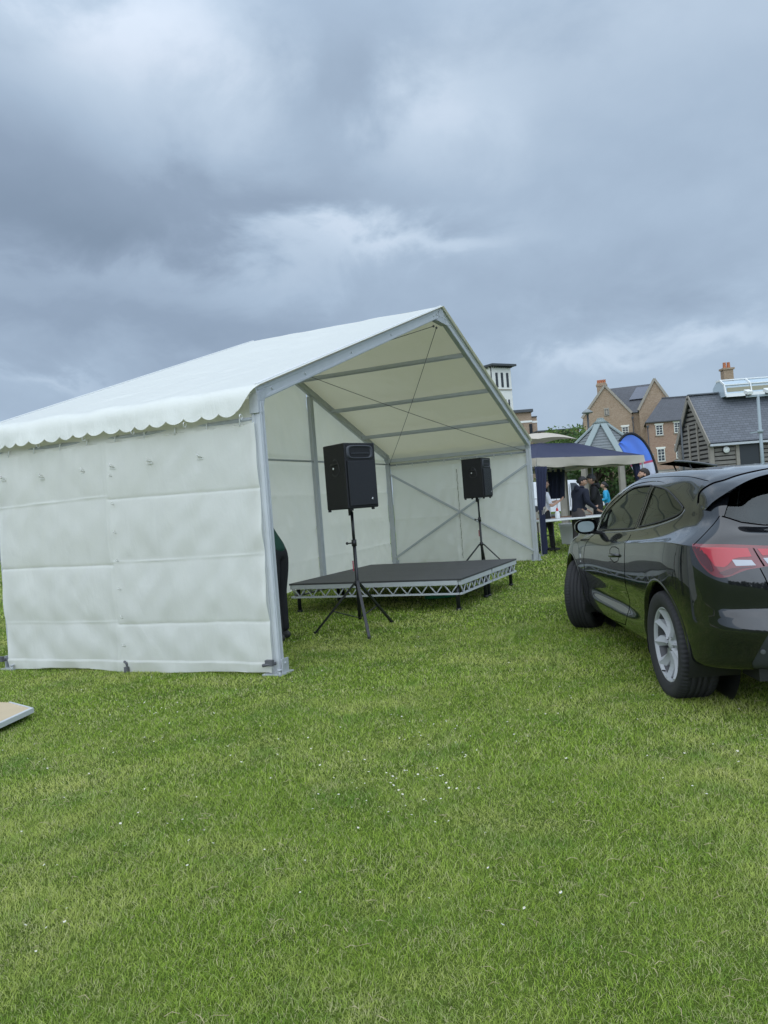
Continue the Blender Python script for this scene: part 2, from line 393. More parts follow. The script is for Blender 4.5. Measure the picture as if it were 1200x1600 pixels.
def daisies():
    m1 = mat('daisy_petal', (.85, .85, .82), .7, trans=.2); m2 = mat('daisy_centre', (.75, .5, .05), .8)
    d = MB()
    def flower(x, y, z, r):
        tilt = Matrix.Rotation(random.uniform(-.5, .5), 3, 'X') @ Matrix.Rotation(random.uniform(-.5, .5), 3, 'Y')
        c = Vector((x, y, z)); n = 9; vs = [c]
        for i in range(n*2):
            t = math.pi*i/n; rr = r if i % 2 == 0 else r*.62
            vs.append(c + tilt @ Vector((rr*math.cos(t), rr*math.sin(t), .002)))
        d.add(vs, [(0, i+1, (i+1) % (2*n)+1) for i in range(2*n)])
        d.add([c+tilt @ Vector((r*.3*math.cos(k*1.05), r*.3*math.sin(k*1.05), .004)) for k in range(6)], [(0, 1, 2, 3, 4, 5)], mi=1)
    clusters = [(640, 1240, 40, .22), (680, 1200, 22, .25), (630, 1135, 16, .2), (800, 1135, 10, .3), (235, 1290, 12, .2), (150, 1130, 20, .7), (230, 1118, 26, .35),
                (430, 1075, 16, .3), (700, 1010, 24, .9), (560, 980, 16, .6), (760, 985, 14, .5), (40, 1480, 5, .12), (330, 1230, 10, .5), (900, 1180, 12, .6), (60, 1190, 10, .3), (470, 1190, 10, .4),
                (1000, 1200, 6, .5), (820, 1425, 3, .08), (350, 1060, 22, 1.0), (800, 930, 20, 1.2)]
    for px, py, n, sp in clusters:
        g = gnd(px, py)
        for i in range(n):
            flower(g.x+random.gauss(0, sp), g.y+random.gauss(0, sp*1.2), random.uniform(.020, .030), random.uniform(.004, .0072))
    for i in range(90):
        y = random.uniform(2.5, 16); x = random.uniform(-.5, .5)*y; flower(x, y, random.uniform(.020, .030), random.uniform(.004, .0072))
    tag(d.build('daisies', [m1, m2], fix=False), 'tiny white daisies scattered over the lawn', 'flowers', kind='stuff')
    s = MB()
    for i in range(900):
        y = random.uniform(1.9, 9); x = random.uniform(-.55, .55)*y; a = random.uniform(0, 6.28); l = random.uniform(.012, .05); k = random.uniform(-.3, .3)
        p = [Vector((x, y, .022+random.uniform(0, .008))), Vector((x+l*.5*math.cos(a), y+l*.5*math.sin(a), .030)), Vector((x+l*math.cos(a+k), y+l*math.sin(a+k), .024))]
        s.tube(p, .0012, 3)
    tag(s.build('dry_clippings', mat('dry_straw', (.42, .36, .20), .8), fix=False), 'pale dry grass clippings lying on the lawn', 'clippings', kind='stuff')
daisies()
#@@TENT
# ------------------------------------------------------------------ marquee
TA, TW, TL, TH, TR = 1.1543, 9.92, 3.187, 2.355, 4.02
TO = Vector((-.969, 6.422, 0))
def marquee():
    root = thing('marquee', 'large white open fronted marquee on an aluminium frame, raised around the stage', 'marquee', TO, TA)
    P = M['alu']
    sl = math.atan2(TR-TH, TW/2)
    def roofz(s): return TH + (TR-TH)*(1-abs(s-TW/2)/(TW/2))
    # posts with two slots down each face
    def post(x, y, h, wx=.060, wy=.088, name='corner_post'):
        m = MB(); g = .012; e = .006
        for (sx, sy) in ((1, 1),):
            m.box((x, y, h/2), (wx, wy, h))
        for sx in (-1, 1):
            for oy in (-wy*.30, wy*.30): m.box((x+sx*(wx/2+e/2), y+oy, h/2), (e, wy*.34, h-.02))
        for sy in (-1, 1):
            for ox in (-wx*.3, wx*.3): m.box((x+ox, y+sy*(wy/2+e/2), h/2), (wx*.34, e, h-.02))
        o = m.build(name, P, root, bevel=.002); return o
    hb = TH-.05
    c = .05
    for (x, y) in ((c, c), (TW-c, c), (c, TL-c), (TW-c, TL-c)): post(x, y, hb)
    for s_ in (TW/3, 2*TW/3): post(s_, TL-c, roofz(s_)-.10, .11, .065, 'gable_post')
    # base plates, pins and ratchets
    for (x, y) in ((c, c), (TW-c, c), (c, TL-c), (TW-c, TL-c), (TW/3, TL-c), (2*TW/3, TL-c)):
        m = MB(); m.box((x+.0, y, .006), (.20, .19, .012)); m.box((x, y-.075, .07), (.10, .01, .12)); m.box((x, y+.075, .07), (.10, .01, .12))
        m.cyl((x-.10, y-.08, -.02), (x-.10, y-.08, .05), .011); m.cyl((x-.10, y-.08, .045), (x-.10, y-.08, .055), .02)
        m.cyl((x+.10, y+.08, -.02), (x+.10, y+.08, .045), .011); m.cyl((x, y-.09, .09), (x, y+.09, .09), .012)
        m.build('base_plate', M['galv'], root)
    for y in (.0+.02, TL-.02):
        m = MB(); m.tube([(-.02, y, .10), (-.06, y+.03, .10), (-.07, y+.10, .09)], .014); m.box((-.055, y+.04, .11), (.035, .07, .05)); m.build('ratchet', M['steel_dark'], root)
    # rafters
    for y in (c, TL-c):
        for sd in (0, 1):
            a = Vector((0.01 if sd == 0 else TW-.01, y, TH-.01)); b = Vector((TW/2, y, TR-.01))
            m = MB(); m.beam(a, b, .062, .12)
            d = (b-a).normalized(); nrm = Vector((-d.z, 0, d.x)) if sd == 0 else Vector((d.z, 0, -d.x))
            for k in (-.042, .042): m.beam(a+nrm*k+d*.03, b+nrm*k-d*.05, .074, .022)
            L = (b-a).length
            for k in (.12, .26, .9, 2.0, 3.2, L-.35, L-.2):
                q = a+d*k; m.cyl(q-Vector((0, .043, 0)), q+Vector((0, .043, 0)), .012)
            m.build('rafter', P, root, bevel=.002)
    for y in (c, TL-c):
        m = MB(); m.prism([(TW/2-.20, y-.045, TR-.16), (TW/2+.20, y-.045, TR-.16), (TW/2+.06, y-.045, TR+.035), (TW/2-.06, y-.045, TR+.035)], (0, .09, 0))
        for q in (-.1, 0, .1): m.cyl((TW/2+q, y-.055, TR-.08), (TW/2+q, y+.055, TR-.08), .010)
        m.build('apex_bracket', M['galv'], root)
    for x, s1 in ((0, 1), (TW, -1)):
        for y in (c, TL-c):
            m = MB(); m.prism([(x-.003*s1, y-.044, TH-.16), (x+.068*s1, y-.044, TH-.16), (x+.10*s1, y-.044, TH-.06), (x+.16*s1, y-.044, TH+.06), (x, y-.044, TH-.0)], (0, .088, 0)); 
            m.cyl((x+.04*s1, y-.055, TH-.15), (x+.04*s1, y+.055, TH-.15), .012); m.build('eave_bracket', M['galv'], root)
    # purlins
    pur = [TW/2+1.14, TW/2+2.40, TW/2+3.68]
    for s_ in [TW/2]+pur+[TW-p for p in pur]:
        m = MB(); z = roofz(s_)-.05; m.beam((s_, .08, z), (s_, TL-.08, z), .06, .055); m.beam((s_, .08, z-.036), (s_, TL-.08, z-.036), .03, .014)
        m.build('purlin', P, root, bevel=.003)
    for s_ in (.06, TW-.06):
        m = MB(); m.beam((s_, .08, TH-.07), (s_, TL-.08, TH-.07), .05, .075); m.build('eave_beam', P, root, bevel=.003)
    # wall rails that carry the side sheets
    for s_, z in ((.035, 2.155), (TW-.035, 2.19)):
        m = MB(); m.cyl((s_, .09, z), (s_, TL-.09, z), .019); m.build('wall_rail', M['galv'], root)
    for a, b in ((.09, TW/3-.06), (TW/3+.06, 2*TW/3-.06), (2*TW/3+.06, TW-.09)):
        m = MB(); m.cyl((a, TL-.05, 2.215), (b, TL-.05, 2.215), .017); m.build('wall_rail', M['galv'], root)
    # cross brace on the far side wall
    xw = TW-.085
    for a, b, o in (((xw, .08, .20), (xw, TL-.09, 2.0), 0), ((xw-.03, .08, 1.94), (xw-.03, TL-.09, .18), 0)):
        m = MB(); m.beam(a, b, .018, .045, up=(1, 0, 0)); m.beam(a, b, .045, .012, up=(1, 0, 0)); m.build('cross_brace', P, root)
    # roof cables
    for sd in (0, 1):
        e = .10 if sd == 0 else TW-.10; ap = TW/2-.06 if sd == 0 else TW/2+.06
        for (y0, y1) in ((.12, TL-.12), (TL-.12, .12)):
            a = Vector((ap, y0, TR-.20)); b = Vector((e, y1, TH-.14))
            pts = [a.lerp(b, k/12)-Vector((0, 0, .05*math.sin(math.pi*k/12))) for k in range(13)]
            m = MB(); m.tube(pts, .005, 6); m.sphere(a, .018, 8, 6); m.sphere(b, .018, 8, 6); m.build('cable', M['steel_dark'], root)
    # ---- fabric
    def wr(a, b, seed, s=1.0): return noise.noise((a*1.3*s, b*1.3*s, seed))*.6+noise.noise((a*3.5*s, b*3.5*s, seed+5))*.3
    def edge(t, sd):
        e = math.sin(math.pi*min(max(t/TL, 0), 1)); return e*(.010*math.sin(t*9+2*noise.noise((t, 0, 1)))+.012*wr(t*.9, -t*.8, 4+sd))
    def roofslope(sd):
        over = .0
        def fn(u, v):
            t = -.035+u*(TL+.07); s_ = (TW/2)*v if sd == 0 else TW-(TW/2)*v
            z = roofz(s_)+.075
            e = math.sin(math.pi*min(max(t/TL, 0), 1))
            sag = -.05*e*math.sin(math.pi*v)
            k = math.exp(-v*6)
            ripple = edge(t, sd)*k + (1-k)*.030*e*wr(t*.9+v*2.5, v*6-t*.8, 4+sd) + .022*e*noise.noise((t*6+v*9, v*3, 2.0+sd))*math.exp(-v*2.5)*(1-math.exp(-v*40))
            return Vector((s_, t, z+sag+ripple))
        m = MB(); m.grid(fn, 110, 130)
        return m.build('roof_sheet', M['pvc_roof'], root, fix=False)
    roofslope(0); roofslope(1)
    def valance(sd):
        N = 360; nsc = 18; m = MB()
        tab = [(0.0, 0.0)]; n_ = 60
        for i in range(n_):
            sc = .36*(i+.5)/n_; th = .34+(1.42-.34)*min(1, sc/.17)**.9; tab.append((tab[-1][0]+math.cos(th)*.36/n_, tab[-1][1]+math.sin(th)*.36/n_))
        def fn(u, v):
            t = -.03+u*(TL+.06); per = (u*nsc) % 1.0
            L = .262 + .040*abs(math.sin(math.pi*per))**.75 + .012*noise.noise((t*1.3, 2.0, sd))
            if t < .15: L *= .10+.90*max(0, (t+.03)/.18)
            sc = L*v; k = min(n_, sc/.36*n_); i = int(k); f = k-i; i2 = min(i+1, n_)
            o_ = tab[i][0]*(1-f)+tab[i2][0]*f; d_ = tab[i][1]*(1-f)+tab[i2][1]*f
            e = math.sin(math.pi*min(max(t/TL, 0), 1)); dv = sc/.30
            o_ += (.014*math.sin(t*8)+.026*noise.noise((t*2.2, dv, 7+sd))+.010*noise.noise((t*8, dv*2, 3)))*dv
            z = TH+.075-d_+edge(t, sd)*(1-min(1, dv))
            return Vector((-o_ if sd == 0 else TW+o_, t, z))
        m.grid(fn, N, 10)
        m.build('valance', M['pvc_roof'], root, fix=False)
        for i in range(6):
            k = MB(); t = .12+i*(TL-.2)/5.2
            s0 = -.10 if sd == 0 else TW+.10
            k.tube([(s0+.02*math.cos(a), t+.0, 2.165+.022*math.sin(a)) for a in np.linspace(0, 6.28, 9)], .004, 5)
            k.build('valance_hook', M['white_plastic'], root)
    valance(0); valance(1)
    # front edge strips holding the sheet
    for sd in (0, 1):
        for y in (.012, TL-.012):
            a = Vector((0 if sd == 0 else TW, y, TH+.078)); b = Vector((TW/2, y, TR+.078))
            m = MB(); m.beam(a, b, .03, .018); m.build('keder_edge', M['white_plastic'], root)
    def wall(name, A, B, ztop, zbot, nrm, folds, seams, seed, label=None, hang=.012, n=(150, 110)):
        A, B = Vector(A), Vector(B); L = (B-A).length; d = (B-A)/L; nrm = Vector(nrm)
        def fn(u, v):
            a = u*L; z = zbot+(ztop(a)-zbot)*v if callable(ztop) else zbot+(ztop-zbot)*v
            off = 0.0
            panel = sum(1 for s_ in seams if a > s_)
            lv = []
            for i, zf in enumerate(folds):
                zz = zf + .03*panel*((-1)**i) + .010*math.sin(a*1.6+i*2+seed)+.006*noise.noise((a*2, i, seed)); lv.append(zz)
                q = (z-zz)/.009
                if abs(q) < 6: off += .013*math.exp(-abs(q)*1.1)*(1 if (i+panel) % 2 else -.9)*(.5+.9*abs(noise.noise((a*1.4, i*5.0, seed))))
            lo = max([l for l in lv if l <= z] or [0.0]); hi = min([l for l in lv if l > z] or [2.3]); fr = (z-lo)/(hi-lo)
            amp = .022+.016*noise.noise((lo*7, panel*3, seed+1)); off += amp*max(0.0, math.sin(math.pi*min(max(fr, 0), 1)))**.7*(.7+.5*noise.noise((a*.9, lo*3, seed)))
            # drape: vertical tucks under each fold, slack diagonals near corners
            off += .022*noise.noise((a*2.3+z*.5, z*.9, seed+2)) + .012*noise.noise((a*7+z*1.5, z*1.6, seed+8))
            off += .020*noise.noise((a*4-z*3.5, z*2.5+a, seed+3))*math.exp(-z*.8)+.010*noise.noise((a*5+z*4.5, z*2.5-a, seed+6))
            edge = min(a, L-a); off += .005*math.exp(-edge*5)*math.sin(z*11+seed)
            for s_ in seams:
                q = a-s_
                if abs(q) < .09: off += .013*math.exp(-(q/.05)**2)
                if 0 < q < .014: off -= .004
            if z < .10: off += .018*math.sin(a*7+seed)*(.10-z)/.10+.012
            zz = z
            if v == 0: zz = zbot+.015*noise.noise((a*1.5, seed, 1))+.012*math.sin(a*3+seed)
            if abs(v-1) < 1e-6 and not callable(ztop): zz = z-.018*abs(math.sin(a*math.pi/.33))
            p = A+d*a+nrm*off; p.z = zz; return p
        m = MB(); m.grid(fn, *n)
        return m.build(name, M['pvc'], root, fix=False)
    wall('side_wall', (-.005, .055, 0), (-.005, TL-.06, 0), 2.12, .015, (-1, 0, 0), [.44, 1.02, 1.58], [1.63], 1.0, n=(220, 250))
    # ground flap along the foot of the near wall
    wall('side_wall', (TW+.01, .10, 0), (TW+.01, TL-.10, 0), 2.16, .02, (-1, 0, 0), [.5, 1.05, 1.6], [1.60], 4.0, n=(150, 120))
    # strip between rail and eave on both side walls
    for s_, sg in ((.02, 1), (TW-.02, -1)):
        def fs(u, v): return Vector((s_+.01*math.sin(u*19)*(1-v), .06+u*(TL-.12), 2.10+v*(TH-.03-2.10)))
        if s_ > 1 or True:
            m = MB(); m.grid(fs, 40, 4); m.build('eave_strip', M['pvc'], root, fix=False)
    # back gable in three bays, each following the roof slope
    for a0, a1, sd in ((.08, TW/3, 2.1), (TW/3, 2*TW/3, 6.6), (2*TW/3, TW-.08, 9.4)):
        zt = lambda a, a0=a0: roofz(a0+a)-.02
        wall('gable_wall', (a0, TL+.015, 0), (a1, TL+.015, 0), zt, .02, (0, -1, 0), [.5, 1.05, 1.62, 2.18], [], sd, n=(110, 130))
    # lacing and little clips
    for i in range(7):
        z = .25+i*.26; m = MB(); m.tube([(-.040, 1.605, z-.012), (-.062, 1.617, z), (-.040, 1.630, z+.012)], .0045, 6); m.build('lace_loop', M['rope'], root)
    for t, z in ((.62, 1.885), (1.17, 1.90), (1.60, 1.89), (1.95, 1.88), (2.48, 1.87), (3.0, 1.90)):
        m = MB(); m.tube([(-.022, t-.02, z-.012), (-.055, t-.005, z+.004), (-.05, t+.014, z+.024), (-.022, t+.022, z+.010)], .006, 6)
        m.box((-.025, t, z-.020), (.008, .06, .014)); m.sphere((-.045, t+.004, z+.002), .010, 8, 6)
        m.build('clip', M['rope'], root)
    m = MB()
    for i in range(9): t = .2+i*.34; m = MB(); m.tube([(.035, t, 2.18), (-.005, t, 2.16), (-.012, t, 2.10)], .006, 5); m.build('rail_hook', M['white_plastic'], root)
    for (x, y, z) in [(TW-.05, .4+i*.36, 2.17) for i in range(8)]:
        m = MB(); m.box((x, y, z), (.012, .02, .06)); m.build('rail_hook', M['white_plastic'], root)
    m = MB(); m.tube([(TW-.024-.008*(i % 2), 1.59+.006*math.sin(i*1.9), .12+i*.06) for i in range(32)], .007, 5)
    m.build('lacing', mat('brown_rope', (.30, .27, .2), .9), root)
    m = MB(); m.tube([(-.03, 1.60, .02), (-.05, 1.60, .09), (-.04, 1.63, .10)], .012); m.box((-.04, 1.60, .03), (.05, .04, .05)); m.build('ground_peg', M['steel_dark'], root)
    return root
marquee()
#@@STAGE
# ------------------------------------------------------------------ stage
def stage():
    Z = .395
    FR = Vector((.86, 9.24, 0)); W = 2.43; D = 2.52; ang = R(155); sg = -1
    root = thing('stage', 'low portable stage with a black deck and aluminium truss edges under the marquee', 'stage', (FR.x, FR.y, 0), ang)
    def q(a, b, z): return (a, b*sg, z)
    h = D/2
    for k in range(2):
        m = MB(); m.box(q(W/2, h*(k+.5), Z-.011), (W-.004, h-.004, .022)); m.build('deck_panel', M['deck'], root, bevel=.002)
    def truss(a, b, name='truss'):
        a, b = Vector(a), Vector(b); d = b-a; L = d.length; d.normalize(); m = MB(); up = Vector((0, 0, 1))
        m.beam(a+up*(Z-.05), b+up*(Z-.05), .045, .055); m.beam(a+up*(Z-.185), b+up*(Z-.185), .035, .022)
        n = max(3, int(round(L/.20))); st = L/n
        for i in range(n):
            p0 = a+d*(i*st+.01)+up*(Z-.075); p1 = a+d*(i*st+st/2)+up*(Z-.18); p2 = a+d*((i+1)*st-.01)+up*(Z-.075)
            m.cyl(p0, p1, .0085, n=6); m.cyl(p1, p2, .0085, n=6)
        m.build(name, M['alu'], root)
    e = .025
    for k in range(2):
        truss(q(e, h*k+e, 0), q(e, h*(k+1)-e, 0)); truss(q(W-e, h*k+e, 0), q(W-e, h*(k+1)-e, 0))
        truss(q(.05, h*k+e, 0), q(W-.05, h*k+e, 0)); truss(q(.05, h*(k+1)-e, 0), q(W-.05, h*(k+1)-e, 0))
    for a in (.09, W-.09):
        for b in (.09, h-.07, h+.07, 2*h-.09):
            m = MB(); m.cyl(q(a, b, .0), q(a, b, Z-.03), .026, n=14); m.cyl(q(a, b, 0), q(a, b, .03), .034, n=14); m.build('leg', M['black_metal'], root)
    g = MB(); pts = []
    for i in range(60): t = i/59*6.28*2.2; pts.append((W*.35+.25*math.cos(t), sg*(.35+.10*math.sin(t)), .02+.012*i/59))
    t = thing('hose', 'coil of green hose lying on the grass beneath the stage', 'hose', gnd(690, 937))
    g = MB(); g.tube([(.22*math.cos(i*.35)*(1+.02*math.sin(i)), .10*math.sin(i*.35), .03+.0008*i) for i in range(54)], .010, 6); g.build('hose_coil', M['green_hose'], t)
stage()
# ------------------------------------------------------------------ speakers
def tripod(loc, feet, H, label):
    t = thing('speaker_stand', label, 'speaker stand', loc, 0, 'tripod speaker stands')
    m = MB(); m.cyl((0, 0, .14), (0, 0, .95), .019, n=14); m.build('lower_tube', M['black_metal'], t)
    m = MB(); m.cyl((0, 0, .90), (0, 0, H), .0165, n=14); m.build('upper_tube', M['black_metal'], t)
    m = MB(); m.cyl((0, 0, .50), (0, 0, .56), .030, n=14); m.build('leg_hub', M['black_plastic'], t); m = MB(); m.cyl((0, 0, .93), (0, 0, 1.0), .027, n=14)
    co_ = m.build('collar', M['black_plastic'], t); m = MB(); m.cyl((-.02, 0, .965), (-.07, 0, .965), .007); m.sphere((-.075, 0, .965), .016, 8, 6); m.build('knob', M['black_plastic'], co_)
    for f in feet:
        f = Vector(f); d = f.normalized()
        m = MB(); m.beam(d*.03+Vector((0, 0, .53)), f+Vector((0, 0, .015)), .030, .020); m.build('leg', M['black_metal'], t)
        m = MB(); mid = (d*.03+Vector((0, 0, .53))).lerp(f, .55); m.beam((d.x*.02, d.y*.02, .16), mid, .018, .008); m.build('strut', M['black_metal'], t)
        m = MB(); m.box(f+Vector((0, 0, .012)), (.045, .03, .024), Matrix.Rotation(math.atan2(d.y, d.x), 3, 'Z')); m.build('rubber_foot', M['black_plastic'], t)
    m = MB(); m.box((-.028, 0, .72), (.012, .010, .11)); m.build('tape', M['red_tag'], t)
    return t
def speaker(loc, yaw, label):     # local -Y is the front
    t = thing('loudspeaker', label, 'loudspeaker', loc, yaw, 'loudspeakers on stands')
    w, d, h = .44, .40, .69
    # trapezoid cabinet, narrower at the back
    pts = [(-w/2, -d/2), (w/2, -d/2), (w/2-.05, d/2), (-w/2+.05, d/2)]
    m = MB(); m.prism([(x, y, .02) for x, y in pts], (0, 0, h)); m.build('cabinet', M['speaker_vinyl'], t, bevel=.012)
    m = MB(); y = -d/2-.004; m.prism([(-w/2+.025, y, .05), (w/2-.025, y, .05), (w/2-.025, y, .52), (-w/2+.025, y, .52)], (0, -.012, 0)); m.build('grille', M['grille'], t, bevel=.006)
    def horn(u, v):
        a = u*2*math.pi; k = v
        rx = .165*(1-k)+.035*k; rz = .062*(1-k)+.022*k
        c, s_ = math.cos(a), math.sin(a); pw = .45
        return Vector((rx*abs(c)**pw*(1 if c > 0 else -1), -d/2-.012+.09*k, .612+rz*abs(s_)**pw*(1 if s_ > 0 else -1)))
    m = MB(); m.grid(horn, 40, 6)
    # bezel round the horn mouth
    def bez(u, v):
        a = u*2*math.pi; c, s_ = math.cos(a), math.sin(a); pw = .45
        e = v; rx = .165+.025*e; rz = .062+.014*e
        return Vector((rx*abs(c)**pw*(1 if c > 0 else -1), -d/2-.012+.014*e*e, .612+rz*abs(s_)**pw*(1 if s_ > 0 else -1)))
    m.grid(bez, 40, 3); m.box((0, -d/2-.008, .60), (.26, .004, .008))
    m.build('horn', mat('horn_plastic', (.045, .047, .055), .4), t)
    for sx in (-1, 1):
        m = MB(); nx = sx*(w/2-.02)
        def dish(u, v):
            a = u*2*math.pi; r = 1-v; k = .0 if v < .2 else 1
            zz = .45+.085*r*math.sin(a)*(1.15 if math.sin(a) > 0 else .9); yy = -.02+.065*r*math.cos(a)*(1-.25*math.sin(a))
            xx = (w/2-.05*(yy+d/2)/d)+.006-.03*min(1, v*2.2)
            return Vector((sx*xx, yy, zz))
        m.grid(dish, 28, 5)
        def rim(u, v):
            a = u*2*math.pi; r = 1+.12*v
            zz = .45+.085*r*math.sin(a)*(1.15 if math.sin(a) > 0 else .9); yy = -.02+.065*r*math.cos(a)*(1-.25*math.sin(a))
            return Vector((sx*((w/2-.05*(yy+d/2)/d)+.006-.006*v), yy, zz))
        m.grid(rim, 28, 2)
        h_ = m.build('handle', M['black_plastic'], t)
        m = MB(); xx = sx*(w/2-.05*.45+.008); m.tube([(xx-.012*sx, -.085, .50), (xx, -.05, .50), (xx, .02, .50), (xx-.012*sx, .05, .50)], .010, 8)
        m.build('grip', M['black_plastic'], h_)
        m = MB(); m.sphere((sx*(w/2-.012), .005, .455), (.006, .011, .013), 8, 6); m.build('grip_bolt', M['white_plastic'], h_)
    m = MB()
    for sx in (-1, 1):
        for yy in (-d/2+.03, d/2-.03):
            m.cyl((sx*(w/2-.06), yy, 0), (sx*(w/2-.06), yy, .022), .018)
    m.build('foot', M['black_plastic'], t)
    m = MB(); m.cyl((0, .02, -.05), (0, .02, .02), .024); m.build('stand_socket', M['black_plastic'], t)
    # small metal emblem low on the grille
    m = MB(); ye = -d/2-.0175
    m.add([(.115+.020*math.cos(a), ye, .115+.020*math.sin(a)) for a in np.linspace(0, 2*math.pi, 16, endpoint=False)], [tuple(range(16))])
    m2 = MB(); m2.prism([(.103, ye-.002, .108), (.116, ye-.002, .128), (.128, ye-.002, .122), (.120, ye-.002, .112), (.127, ye-.002, .104), (.112, ye-.002, .112)], (0, -.002, 0))
    e = m.build('emblem', M['black_plastic'], t); m2.build('emblem_mark', M['white_plastic'], e)
    return t
a1, a2, a3 = gnd(494, 990), gnd(577, 998), gnd(612, 973)
c1 = at(562, 960, 8.28); c1.z = 0
tripod(c1, [a1-c1, a2-c1, a3-c1], 1.30, 'black tripod speaker stand on the grass in front of the stage')
speaker((c1.x, c1.y, 1.312), R(44), 'nearer, larger looking black loudspeaker on the stand in front of the stage')
c2 = at(753, 860, 13.6); c2.z = 0
tripod(c2, [Vector((-.52, -.12, 0)), Vector((.50, -.08, 0)), Vector((.12, .52, 0))], 1.32, 'black tripod speaker stand behind the stage by the cross braced wall')
speaker((c2.x, c2.y, 1.325), R(62), 'farther black loudspeaker in front of the cross braced white wall')
#@@CAR
# ------------------------------------------------------------------ the black hatchback
def spl(P, n, brk=None):
    """cubic through rows of P (K x d), n samples per span, chord based slopes"""
    P = np.asarray(P, float); K = len(P)
    d = np.linalg.norm(np.diff(P, axis=0), axis=1)+1e-6
    t = np.concatenate([[0], np.cumsum(d)]); m = np.zeros_like(P)
    s = np.diff(P, axis=0)/d[:, None]
    for i in range(1, K-1): m[i] = (s[i-1]*d[i]+s[i]*d[i-1])/(d[i]+d[i-1])
    m[0] = s[0]; m[-1] = s[-1]; mL = m.copy(); mR = m.copy()
    for i, w in (brk or {}).items(): mL[i] = m[i]*(1-w)+s[i-1]*w; mR[i] = m[i]*(1-w)+s[i]*w
    out = []
    for i in range(K-1):
        for k in range(n if i < K-2 else n+1):
            u = k/n; h = d[i]; a = 2*u**3-3*u**2+1; b = u**3-2*u**2+u; c = -2*u**3+3*u**2; e = u**3-u**2
            out.append(a*P[i]+b*h*mR[i]+c*P[i+1]+e*h*mL[i+1])
    return np.array(out)
def car_cols():
    cols = []
    def rearcol(y, k):
        f = k
        return [(-.74+f*.04, y, .285), (-.79+f*.04, y*1.01, .31), (-.83+f*.035, y*1.02, .40), (-.845+f*.03, y*1.03, .51), (-.825+f*.03, y*1.03, .592), (-.800+f*.03, y*1.03, .622),
                (-.775+f*.03, y*1.02, .86), (-.765+f*.04, y, .965), (-.735+f*.045, y*.985, 1.015)]
    cols.append(rearcol(0, 0)+[(-.62, 0, 1.05), (-.535, 0, 1.17), (-.43, 0, 1.29), (-.28, 0, 1.378), (-.26, 0, 1.388), (-.25, 0, 1.39)])
    cols.append(rearcol(.34, .4)+[(-.61, .33, 1.055), (-.525, .32, 1.17), (-.42, .31, 1.285), (-.27, .30, 1.372), (-.25, .20, 1.387), (-.24, 0, 1.391)])
    cols.append([(-.66, .60, .285), (-.73, .62, .31), (-.775, .635, .42), (-.79, .64, .51), (-.775, .64, .592), (-.754, .637, .622), (-.73, .64, .86), (-.70, .625, .965), (-.665, .61, 1.015),
                 (-.555, .575, 1.085), (-.485, .555, 1.18), (-.40, .535, 1.262), (-.25, .505, 1.345), (-.235, .30, 1.381), (-.23, 0, 1.392)])
    cols.append([(-.54, .75, .275), (-.60, .785, .30), (-.64, .80, .42), (-.655, .805, .51), (-.645, .805, .592), (-.642, .804, .628), (-.625, .80, .86), (-.605, .792, .965), (-.57, .765, 1.012),
                 (-.475, .675, 1.12), (-.40, .648, 1.195), (-.32, .612, 1.262), (-.215, .565, 1.330), (-.21, .33, 1.379), (-.21, 0, 1.394)])
    cols.append([(-.42, .80, .265), (-.46, .86, .295), (-.48, .875, .40), (-.485, .88, .50), (-.48, .882, .59), (-.475, .885, .70), (-.47, .88, .87), (-.462, .872, .978), (-.44, .835, 1.008),
                 (-.36, .73, 1.105), (-.28, .695, 1.19), (-.22, .65, 1.262), (-.17, .59, 1.332), (-.16, .35, 1.384), (-.16, 0, 1.398)])
    def side(x, xs, zb=(.21, .28, .36), ys=(.80, .885, .905), y3=.883, z3=.46, y4=.912, z4=.62, y5=.912, z5=.76, y6=.90, z6=.87, y7=.875, z7=.93, y8=.855, z8=.955, y9=.82, z9=1.005,
             p10=(.735, 1.18), p11=(.655, 1.335), p12=(.585, 1.405), p13=(.35, 1.46), z14=1.475):
        a, b, c, d, e, g = xs
        return [(x, ys[0], zb[0]), (x, ys[1], zb[1]), (x, ys[2], zb[2]), (x, y3, z3), (x, y4, z4), (x, y5, z5), (x, y6, z6), (x, y7, z7), (x, y8, z8),
                (a, y9, z9), (b, p10[0], p10[1]), (c, p11[0], p11[1]), (d, p12[0], p12[1]), (e, p13[0], p13[1]), (g, 0, z14)]
    cols.append(side(-.22, (-.16, -.10, -.06, -.03, -.02, -.02), zb=(.27, .32, .38), ys=(.80, .88, .905), y3=.912, z3=.48, y4=.922, z4=.60, y5=.925, z5=.76, y6=.918, z6=.90, y7=.905, z7=.985, y8=.862, z8=1.006, y9=.765, z9=1.085, p10=(.715, 1.185), p11=(.655, 1.275), p12=(.595, 1.350), p13=(.35, 1.398), z14=1.408))
    cols.append(side(.08, (.10, .13, .15, .17, .18, .18), zb=(.25, .31, .38), ys=(.80, .885, .91), y3=.918, z3=.48, y4=.925, z4=.60, y5=.925, z5=.76, y6=.918, z6=.895, y7=.904, z7=.972, y8=.866, z8=.988, y9=.795, z9=1.06, p10=(.73, 1.185), p11=(.66, 1.292), p12=(.595, 1.375), p13=(.35, 1.413), z14=1.422))
    cols.append(side(.42, (.42, .43, .44, .45, .45, .45), zb=(.22, .29, .37), ys=(.80, .888, .908), y3=.905, z3=.47, y4=.918, z4=.61, y5=.918, z5=.76, y6=.910, z6=.885, y7=.899, z7=.950, y8=.866, z8=.965, y9=.815, z9=1.03, p10=(.74, 1.185), p11=(.66, 1.318), p12=(.592, 1.392), p13=(.35, 1.424), z14=1.432))
